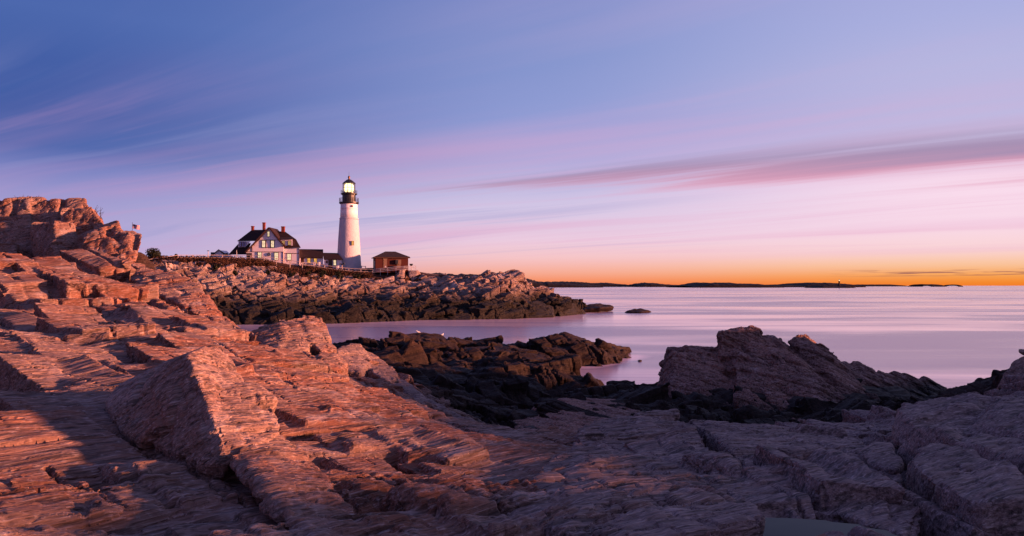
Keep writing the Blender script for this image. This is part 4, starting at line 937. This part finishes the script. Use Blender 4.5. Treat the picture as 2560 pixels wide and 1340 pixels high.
# linked outbuildings
def gabled(name, label, o0, X0, X1, Yr, Ye, Yb, d0, d1, wins, ridge_x=None, ebx=(0, 0)):
    b = empty(name, o0, label, 'house')
    rx = ridge_x or (X0, X1)
    mb = MB(o0); mb.hull([H(X, Y, d) for X in (X0+ebx[0], X1-ebx[1]) for Y, d in ((Ye-8, d0), (Yb, d0), (Yb, d1), (Ye-8, d1))]); mb.build('wall', WHITE, b)
    dm_ = (d0+d1)/2; mb = MB(o0)
    mb.hull([H(rx[0], Yr, dm_), H(rx[1], Yr+3, dm_), H(X0, Ye, d0-.35), H(X1, Ye+3, d0-.35), H(X0, Ye-7, d0-.35), H(X1, Ye-5, d0-.35), H(X0, Ye, d1), H(X1, Ye, d1)]); mb.build('roof', ROOFM, b)
    for w in wins: window(b, o0, px(w[0]), px(w[1]), py(w[2]), py(w[3]), d0-.04, w[4], **(w[5] if len(w) > 5 else {}))
    return b
gabled('annex', 'low white annex with dark roof and two amber windows next to the keepers house', H(1150,1100,208), 1020, 1286, 905, 1004, 1140, 206.2, 212,
       [(1107,1147,1003,1065,GLOWO), (1180,1218,1006,1066,GLOWO), (1036,1072,1004,1058,TRIM,dict(bars=(0,2)))])
gabled('annex', 'small white entry annex with door and plaque against the lighthouse foot', H(1395,1110,208), 1292, 1506, 946, 1022, 1140, 205.6, 210.6,
       [(1398,1434,1024,1090,GLOWY), (1344,1387,1022,1115,BLACKM,dict(name='door',bars=(0,0),fw=.14)), (1314,1337,1038,1060,TRIM,dict(name='plaque',bars=(0,0)))], (1282, 1446), (4, 12))
gabled('shed', 'little white gabled shed with brown roof left of the keepers house', H(120,995,216), 30, 222, 940, 962, 1040, 214, 220, [])
# the shed shows its gable end
mb = MB(); so_ = H(120,995,216)
mb.o = so_
mb.prism([H(28,1000,213.5), H(118,918,213.5), H(212,1000,213.5)], (.9, 3.5, 0))
sh = mb.build('gable', WHITE, bpy.data.objects['shed'])
mb = MB(so_); mb.hull([H(12,1002,213.2), H(118,915,213.2), H(126,912,217), H(26,1000,217), H(118,906,213.2), H(8,996,213.2)])
mb.hull([H(118,915,213.2), H(224,985,213.2), H(126,912,217), H(224,975,217), H(118,906,213.2), H(230,982,213.2)]); mb.build('roof', ROOFM, bpy.data.objects['shed'])

# brick building
A = H(1872, 1142, 203.0); u = Vector((math.cos(R(14)), math.sin(R(14)), 0)); v = Vector((-u.y, u.x, 0))
Lr = 8.25; Lb = 8.6; zt = H(1872, 998, 203).z; zb = A.z-.6; A.z = zb; zr = H(1985, 930, 207).z
bb = empty('brick_building', A, 'square red brick building with hipped dark roof right of the lighthouse', 'building')
C8 = [A, A+u*Lr, A+u*Lr+v*Lb, A+v*Lb]
mb = MB(A); mb.prism([Vector((q.x, q.y, zb)) for q in C8], (0, 0, zt-zb+.05)); mb.build('wall', BRICK, bb)
mb = MB(A); ov = .45
E = [A-u*ov-v*ov, A+u*(Lr+ov)-v*ov, A+u*(Lr+ov)+v*(Lb+ov), A-u*ov+v*(Lb+ov)]
c0 = A+u*Lr/2+v*Lb/2
mb.hull([Vector((q.x, q.y, zt)) for q in E]+[Vector((q.x, q.y, zt+.16)) for q in E]+[Vector(((c0+u*s).x, (c0+u*s).y, zr)) for s in (-1.3, 1.3)]); mb.build('roof', ROOFM, bb)
mb = MB(A); mb.bar(Vector((E[0].x, E[0].y, zt-.09)), Vector((E[1].x, E[1].y, zt-.09)), .1, .16); mb.build('cornice', TRIM, bb)
def bwin(s0, s1, z0, z1, name, mat, proud=.08):
    mb = MB(A); a = A+u*s0-v*proud; b = A+u*s1-v*proud
    mb.hull([Vector((q.x, q.y, z))+w for q in (a, b) for z in (zb+z0, zb+z1) for w in (Vector((0, 0, 0)), v*.2)]); return mb.build(name, mat, bb)
hB = zt-zb
bwin(1.95, 2.85, hB*.30, hB*.88, 'window', SHUT); bwin(5.3, 6.3, hB*.30, hB*.62, 'window', SHUT)
bwin(1.85, 2.95, hB*.88, hB*.94, 'lintel', SHUT, .1)
bwin(5.2, 6.4, hB*.55, hB*.86, 'ventilator_box', SHUT, .5); bwin(4.95, 5.6, hB*.58, hB*.84, 'ventilator_hood', BLACKM, .65)
mb = MB(A); a = A+v*1.6-u*.06; b = A+v*4.2-u*.06
mb.hull([Vector((q.x, q.y, z))+w for q in (a, b) for z in (zb+.2, zb+hB*.78) for w in (Vector((0, 0, 0)), u*.2)]); mb.build('door', BLACKM, bb)

# ------------------------------------------------------------------ fences, posts, lamps
def fence(name, label, pts, posth, rails, mat, group=None, pw=.16, rw=.05, cat='fence', step=0, sink=.6):
    """pts: picture points of the post tops (px, py_top, d)"""
    W_ = [Vector(at(*q)) for q in pts]
    o0 = W_[0]-Vector((0, 0, posth)); f = empty(name, o0, label, cat, group)
    for q in W_:
        mb = MB(o0); mb.box((q.x, q.y, q.z-(posth+sink)/2), (pw, pw, posth+sink)); mb.build('post', mat, f)
    for r in rails:
        mb = MB(o0)
        for a, b in zip(W_[:-1], W_[1:]): mb.bar(a-Vector((0, pw/2, r*posth)), b-Vector((0, pw/2, r*posth)), rw, .13)
        mb.build('rail', mat, f)
    return f
fence('rail_fence', 'weathered two rail wooden fence climbing along the crest left of the keepers house', [(300,657,196),(340,651,196),(370,648,196),(408,643,197),(445,637,198),(482,637,199),(520,637,200),(556,637,200.5),(592,638,201),(626,637,201)], 1.3, (.06, .55), FENCEM, 'wooden rail fences on the headland')
fence('rail_fence', 'weathered two rail wooden fence descending before the keepers house to the tower foot', [(626.6,637,201),(660,640,201),(691,645,201),(725,650,201.5),(756,655,201.5),(786,657,202),(811,662,202),(842,667,202),(872,670,202.4),(902,671.6,202.6),(932,672.5,203)], 1.3, (.06, .55), FENCEM, 'wooden rail fences on the headland')
fence('rail_fence', 'short wooden rail fence between lighthouse and brick building', [(904,664.5,208),(914,665,208)], 1.1, (.1, .6), FENCEM, 'wooden rail fences on the headland')
fence('metal_railing', 'pale metal pipe railing running up to the cliff end below the brick building', [(932.6,673,202.6),(951,671,202.4),(969,669,202.3),(990,666.5,202.2),(1010,665.5,202.2),(1022,665,202.5),(1039.6,664.5,203)], 1.15, (.03, .35, .68), RAILM, None, .09, .06, 'railing')
def lamp_post(name, label, p, topy, head, mat=IRON):
    b = Vector(at(*p)); t = Vector(at(p[0], topy, p[2])); o = empty(name, b, label, 'lamp' if 'lamp' in name else 'post')
    mb = MB(b); mb.tube(b-Vector((0, 0, .8)), t, .09, .07, 8); mb.build('pole', mat, o)
    mb = MB(b); head(mb, t); mb.build('head', IRON, o); return o
lamp_post('lamp_post', 'grey lamp post with box head at the cliff end of the railing', (1028, 675, 203), 661.5, lambda m, t: (m.hull([t+Vector(q) for q in [(-.25,-.2,-.3),(.25,-.2,-.3),(.25,.2,-.3),(-.25,.2,-.3),(-.42,-.3,.12),(.42,-.3,.12),(.42,.3,.12),(-.42,.3,.12)]]), m.box(t+Vector((0, 0, .16)), (.9, .65, .08))), RAILM)
def horn(m, t):
    m.box(t+Vector((0, 0, .05)), (.5, .4, .3)); m.tube(t+Vector((-.15, 0, .1)), t+Vector((-.62, -.1, .28)), .1, .26, 10); m.tube(t+Vector((.15, 0, .1)), t+Vector((.62, -.1, .3)), .1, .28, 10)
lamp_post('fog_signal', 'black twin horned fog signal on a white post at the tower foot', (855.4, 676, 203.4), 661.5, horn, FENCEM)['category'] = 'fog signal'
lamp_post('utility_post', 'slim pole standing behind the fence left of the white shed', (520.4, 645, 204), 627, lambda m, t: m.box(t, (.5, .2, .16)), FENCEM)
lamp_post('utility_post', 'slim pale pipe rising before the dark left roof of the keepers house', (591.6, 642, 202.4), 626, lambda m, t: m.tube(t, t+Vector((0, 0, .18)), .12, n=8), RAILM)
for X, lab in ((1190, 'white utility box on the left behind the fence before the annex'), (1238, 'white utility box on the right behind the fence before the annex'), (1447, 'small white box lamp beside the entry annex window')):
    b = H(X, 1118, 204.2); o = empty('utility_box', b, lab, 'box'); mb = MB(b); hh = 1.5 if X < 1400 else .6
    mb.box((b.x, b.y, b.z+hh/2), (.55, .5, hh)); mb.build('cabinet', WHITE, o); mb = MB(b); mb.box((b.x, b.y, b.z+hh+.04), (.68, .6, .09)); mb.build('lid', RAILM, o)
b = Vector(at(964, 668, 202.0)); o = empty('sign', b, 'small white notice board on a stake before the brick building', 'sign'); mb = MB(b); mb.box(b+Vector((0, 0, -.2)), (.08, .06, 1.)); mb.build('stake', BARK, o); mb = MB(b); mb.box(b+Vector((0, -.07, .12)), (.24, .04, .42)); mb.build('board', WHITE, o)

# flag
fd = 172.; fb = Vector(at(331, 655, fd)); ft = Vector(at(331, 558, fd))
fl = empty('flagpole', fb, 'slim flagpole flying a flag of red and white stripes behind the cliff', 'flag')
mb = MB(fb); mb.tube(fb-Vector((0, 0, 1)), ft, .07, .04, 8); mb.tube(ft, ft+Vector((0, 0, .14)), .09, .05, 8); mb.build('pole', IRON, fl)
RED = plain('flag_red', srgb(178, 40, 52), .8); FW = plain('flag_white', srgb(222, 206, 210), .8); FB = plain('flag_blue', srgb(38, 40, 84), .8)
nx, ny = 40, 13; fw_, fh_ = 1.52, .92; vv = []; mi = []; ff = []
for j in range(ny+1):
    for i in range(nx+1):
        s = i/nx; t_ = j/ny
        vv.append((ft.x+.06+s*fw_*.96, ft.y+.16*math.sin(s*7+t_)*s, ft.z-.22-t_*fh_-.30*s**1.4+.03*math.sin(s*9)))
for j in range(ny):
    for i in range(nx):
        ff.append((j*(nx+1)+i, j*(nx+1)+i+1, (j+1)*(nx+1)+i+1, (j+1)*(nx+1)+i)); mi.append(2 if i < 16 and j < 7 else (0 if j % 2 == 0 else 1))
def fpos(s, t_): return Vector((ft.x+.06+s*fw_*.96, ft.y+.16*math.sin(s*7+t_)*s-.012, ft.z-.22-t_*fh_-.30*s**1.4+.03*math.sin(s*9)))
for j in range(5):
    for i in range(6):
        c = fpos((i+.6+.0)/16.5, (j+.6)/11.); k = len(vv); r_ = .022
        for a in range(10): vv.append((c.x+(r_ if a % 2 == 0 else r_*.45)*math.sin(a*math.pi/5), c.y, c.z+(r_ if a % 2 == 0 else r_*.45)*math.cos(a*math.pi/5)))
        ff.append(tuple(range(k, k+10))); mi.append(1)
mb = MB(fb); mb.add(vv, ff); cl = mb.build('cloth', [RED, FW, FB], fl); cl.data.polygons.foreach_set('material_index', np.array(mi, np.int32))

# far lighthouse on its ledge
d = 2400.; b = Vector(at(2098, 715, d)); o = empty('lighthouse', b, 'tiny dark lighthouse far out on the horizon at the end of the islands', 'lighthouse')
k = d/2000
def fp(name, prof, mat):
    mb = MB(b); mb.lathe(b, [(w*k/2, (715-y)*k) for w, y in prof], 16); mb.build(name, mat, o)
DST = plain('far_tower_stone', srgb(40, 28, 30), .9)
fp('base', [(7,716),(6.4,713.6),(5.4,713.4)], DST); fp('tower', [(4.6,713.6),(3.4,702.6)], DST); fp('gallery', [(4.4,702.8),(4.4,702)], BLACKM)
fp('lantern', [(2.2,702.1),(2.2,699.4)], glow('far_beacon', (1., .7, .4, 1), .5)); fp('roof', [(3,699.5),(.4,697.4)], BLACKM)

# ------------------------------------------------------------------ plants, gulls
def leafcloud(mb, pts, size, rnd):
    for c in pts:
        a = Vector((rnd.gauss(0, 1), rnd.gauss(0, 1), rnd.gauss(0, 1))).normalized(); t_ = a.orthogonal().normalized(); b_ = a.cross(t_); s = size*rnd.uniform(.6, 1.4)
        mb.add([c+t_*s, c+b_*s*.6, c-t_*s, c-b_*s*.6], [(0, 1, 2, 3)])
def bush(name, label, cat, c, w, h, n, size, mat, seed, group=None, clumps=9):
    rnd = random.Random(seed); c = Vector(c); o = empty(name, c, label, cat, group)
    mb = MB(c); cl = []
    for k in range(clumps):
        a = rnd.uniform(0, 6.283); r_ = rnd.uniform(0, .42)*w; q = Vector((r_*math.cos(a), r_*math.sin(a)*.7, h*rnd.uniform(.28, .86)*(1-.55*(2*r_/w)**2))); cl.append((q, rnd.uniform(.12, .24)*min(w, h*1.6)))
    pts = []
    for k in range(n):
        q, r_ = rnd.choice(cl); v_ = Vector((rnd.gauss(0, 1), rnd.gauss(0, 1), rnd.gauss(0, 1))).normalized()*r_*rnd.random()**.4; pts.append(c+q+v_)
    leafcloud(mb, pts, size, rnd); mb.build('crown', mat, o)
    mb = MB(c)
    for q, r_ in cl: mb.tube(c+Vector((0, 0, -.5)), c+q, .05*w**.5, .02*w**.5, 5)
    mb.build('trunk', BARK, o); return o
bush('tree', 'dark bushy evergreen tree on the skyline between cliff and fence', 'tree', at(381, 648, 202), 4.6, 2.9, 1800, .16, LEAF, 1, None, 14)
bush('shrub', 'low dark shrub right against the cliff nose on the skyline', 'shrub', at(356, 650, 201), 3.0, 1.3, 700, .15, LEAF, 2)
bush('shrub', 'spiky dark shrub growing over the left wooden fence', 'shrub', at(440, 652, 198.5), 1.9, 1.7, 500, .14, LEAF, 3)
rnd = random.Random(7)
# heath below the fence: nobody could count it
mb = MB(); 
for k in range(44000):
    t_ = rnd.random(); d_ = rnd.triangular(182, 206, 200); x_ = rnd.uniform(340, 930)
    X_ = (x_-1280)/2000*d_
    z_ = hz(X_, d_) if k % 1 == 0 else 0
    nv = math.sin(X_*.35+1.3*math.sin(d_*.4))+math.sin(X_*.13+d_*.31)
    if nv < (.05+(198-d_)*.07 if d_ < 198 else -.75): continue
    c = Vector((X_+rnd.gauss(0, .2), d_+rnd.gauss(0, .2), z_+.1+rnd.random()**1.5*(.75 if d_ > 197 else 1.1))); leafcloud(mb, [c], .17, rnd)
tag(mb.build('undergrowth', HEATH), 'brown heath and low scrub covering the crest below the fence', 'undergrowth', kind='stuff')
for k, (x_, y_, d_, w_, h_) in enumerate([(538,714,180,1.6,2.2),(549,712,181,1.4,1.9),(586,726,172,1.8,2.6),(668,708,184,1.5,2.),(731,706,187,1.8,2.3),(770,703,190,1.7,2.2),(806,702,192,2.2,2.2),(846,704,192,2.6,2.),(893,700,195,2.6,1.9),(500,690,186,3.,1.7),(470,676,190,3.2,1.5),(640,672,196,2.4,1.3)]):
    X_ = (x_-1280)/2000*d_
    labs = ['dark pointed shrub, first of a pair among the lit rocks under the white shed', 'dark pointed shrub, second of a pair among the lit rocks under the white shed', 'dark pointed shrub lower on the rocks below the left roof', 'dark shrub among rocks straight below the wreath', 'dark shrub among rocks below the right end of the keepers house', 'dark shrub on the rocks below the amber annex windows', 'dark wide shrub below the entry annex', 'dark wide shrub below the fog signal', 'dark wide shrub below the right foot of the lighthouse', 'wide brown shrub on the slope above the lit slab', 'wide brown shrub nearest the cliff on the slope', 'low brown shrub on the crest below the lit front windows']
    bush('shrub', labs[k], 'shrub', (X_, d_, hz(X_, d_)+.1), w_, h_, 420, .16, LEAF if k < 9 else HEATH, 20+k, 'shrubs on the headland slope', 7)
def stalks(label, p, n, h, seed):
    rnd = random.Random(seed); b = Vector(at(*p)); o = empty('dry_plant', b, label, 'plant')
    mb = MB(b)
    for k in range(n):
        mb = MB(b)
        a = b+Vector((rnd.uniform(-.15, .15), rnd.uniform(-.2, .2), -.15)); t_ = a+Vector((rnd.uniform(-.15, .35), 0, h*rnd.uniform(.6, 1.1))); mb.tube(a, t_, .012, .006, 5)
        for s in (.55, .75, .9): q = a.lerp(t_, s); mb.tube(q, q+Vector((rnd.uniform(-.12, .16), 0, rnd.uniform(.05, .16))), .007, .004, 4)
        mb.build('stem', BARK, o)
stalks('single thin dry stalk on the flat cliff top', (85, 493, 32), 1, .22, 1)
stalks('small tuft of dry twigs on the right shoulder of the cliff', (241, 538, 30.4), 5, .38, 2)
stalks('tiny dry tuft on the cliff top near the left edge', (45, 493, 32), 3, .12, 3)
GULL = plain('gull_white', (.78, .76, .76, 1), .7); GREYW = plain('gull_grey_wing', srgb(140, 138, 148), .7)
def gull(label, p, rz):
    """standing gull: skinned body with neck, head and tail, folded wings, bill and legs"""
    b = Vector(at(*p)); o = empty('gull', b, label, 'gull', rz=rz)
    J = [((-.20, 0, .20), .025), ((-.10, 0, .215), .065), ((.02, 0, .225), .088), ((.11, 0, .26), .070), ((.15, 0, .33), .042), ((.175, 0, .375), .046), ((.205, 0, .375), .032)]
    me = bpy.data.meshes.new('body'); me.from_pydata([q for q, r_ in J], [(i, i+1) for i in range(len(J)-1)], [])
    t_ = bpy.data.objects.new('t', me); COL.objects.link(t_); sk = t_.modifiers.new('s', 'SKIN'); t_.modifiers.new('u', 'SUBSURF').levels = 2
    for v_, (q, r_) in zip(me.skin_vertices[0].data, J): v_.radius = (r_, r_)
    me.skin_vertices[0].data[2].use_root = True
    m2 = bpy.data.meshes.new_from_object(t_.evaluated_get(bpy.context.evaluated_depsgraph_get())); bpy.data.objects.remove(t_)
    m2.materials.clear(); m2.shade_smooth(); m2.name = 'body'; link('body', m2, GULL, o)
    for s in (-1, 1):
        mb = MB(); mb.hull([(.10, s*.07, .28), (.08, s*.095, .23), (-.08, s*.085, .19), (-.27, s*.02, .20), (-.10, s*.055, .27), (.0, s*.06, .30)]); mb.build('wing', GREYW, o)
        mb = MB(); mb.tube((.01, s*.035, .15), (.015, s*.035, 0), .008, .008, 6); mb.box((.035, s*.035, .004), (.06, .04, .008)); mb.build('leg', SHUT, o)
    mb = MB(); mb.tube((.215, 0, .372), (.275, 0, .360), .014, .004, 6); mb.build('bill', plain('bill_yellow', srgb(190, 150, 60), .5), o)
gull('white gull standing on the crest of the humped reef rock', (1104, 843, 79.2), R(20))
gull('white gull standing lower on the dark reef rocks near the water', (1068, 872, 70), R(160))
gull('white gull resting at the left end of the humped reef rock crest', (1046, 836, 79), R(200))
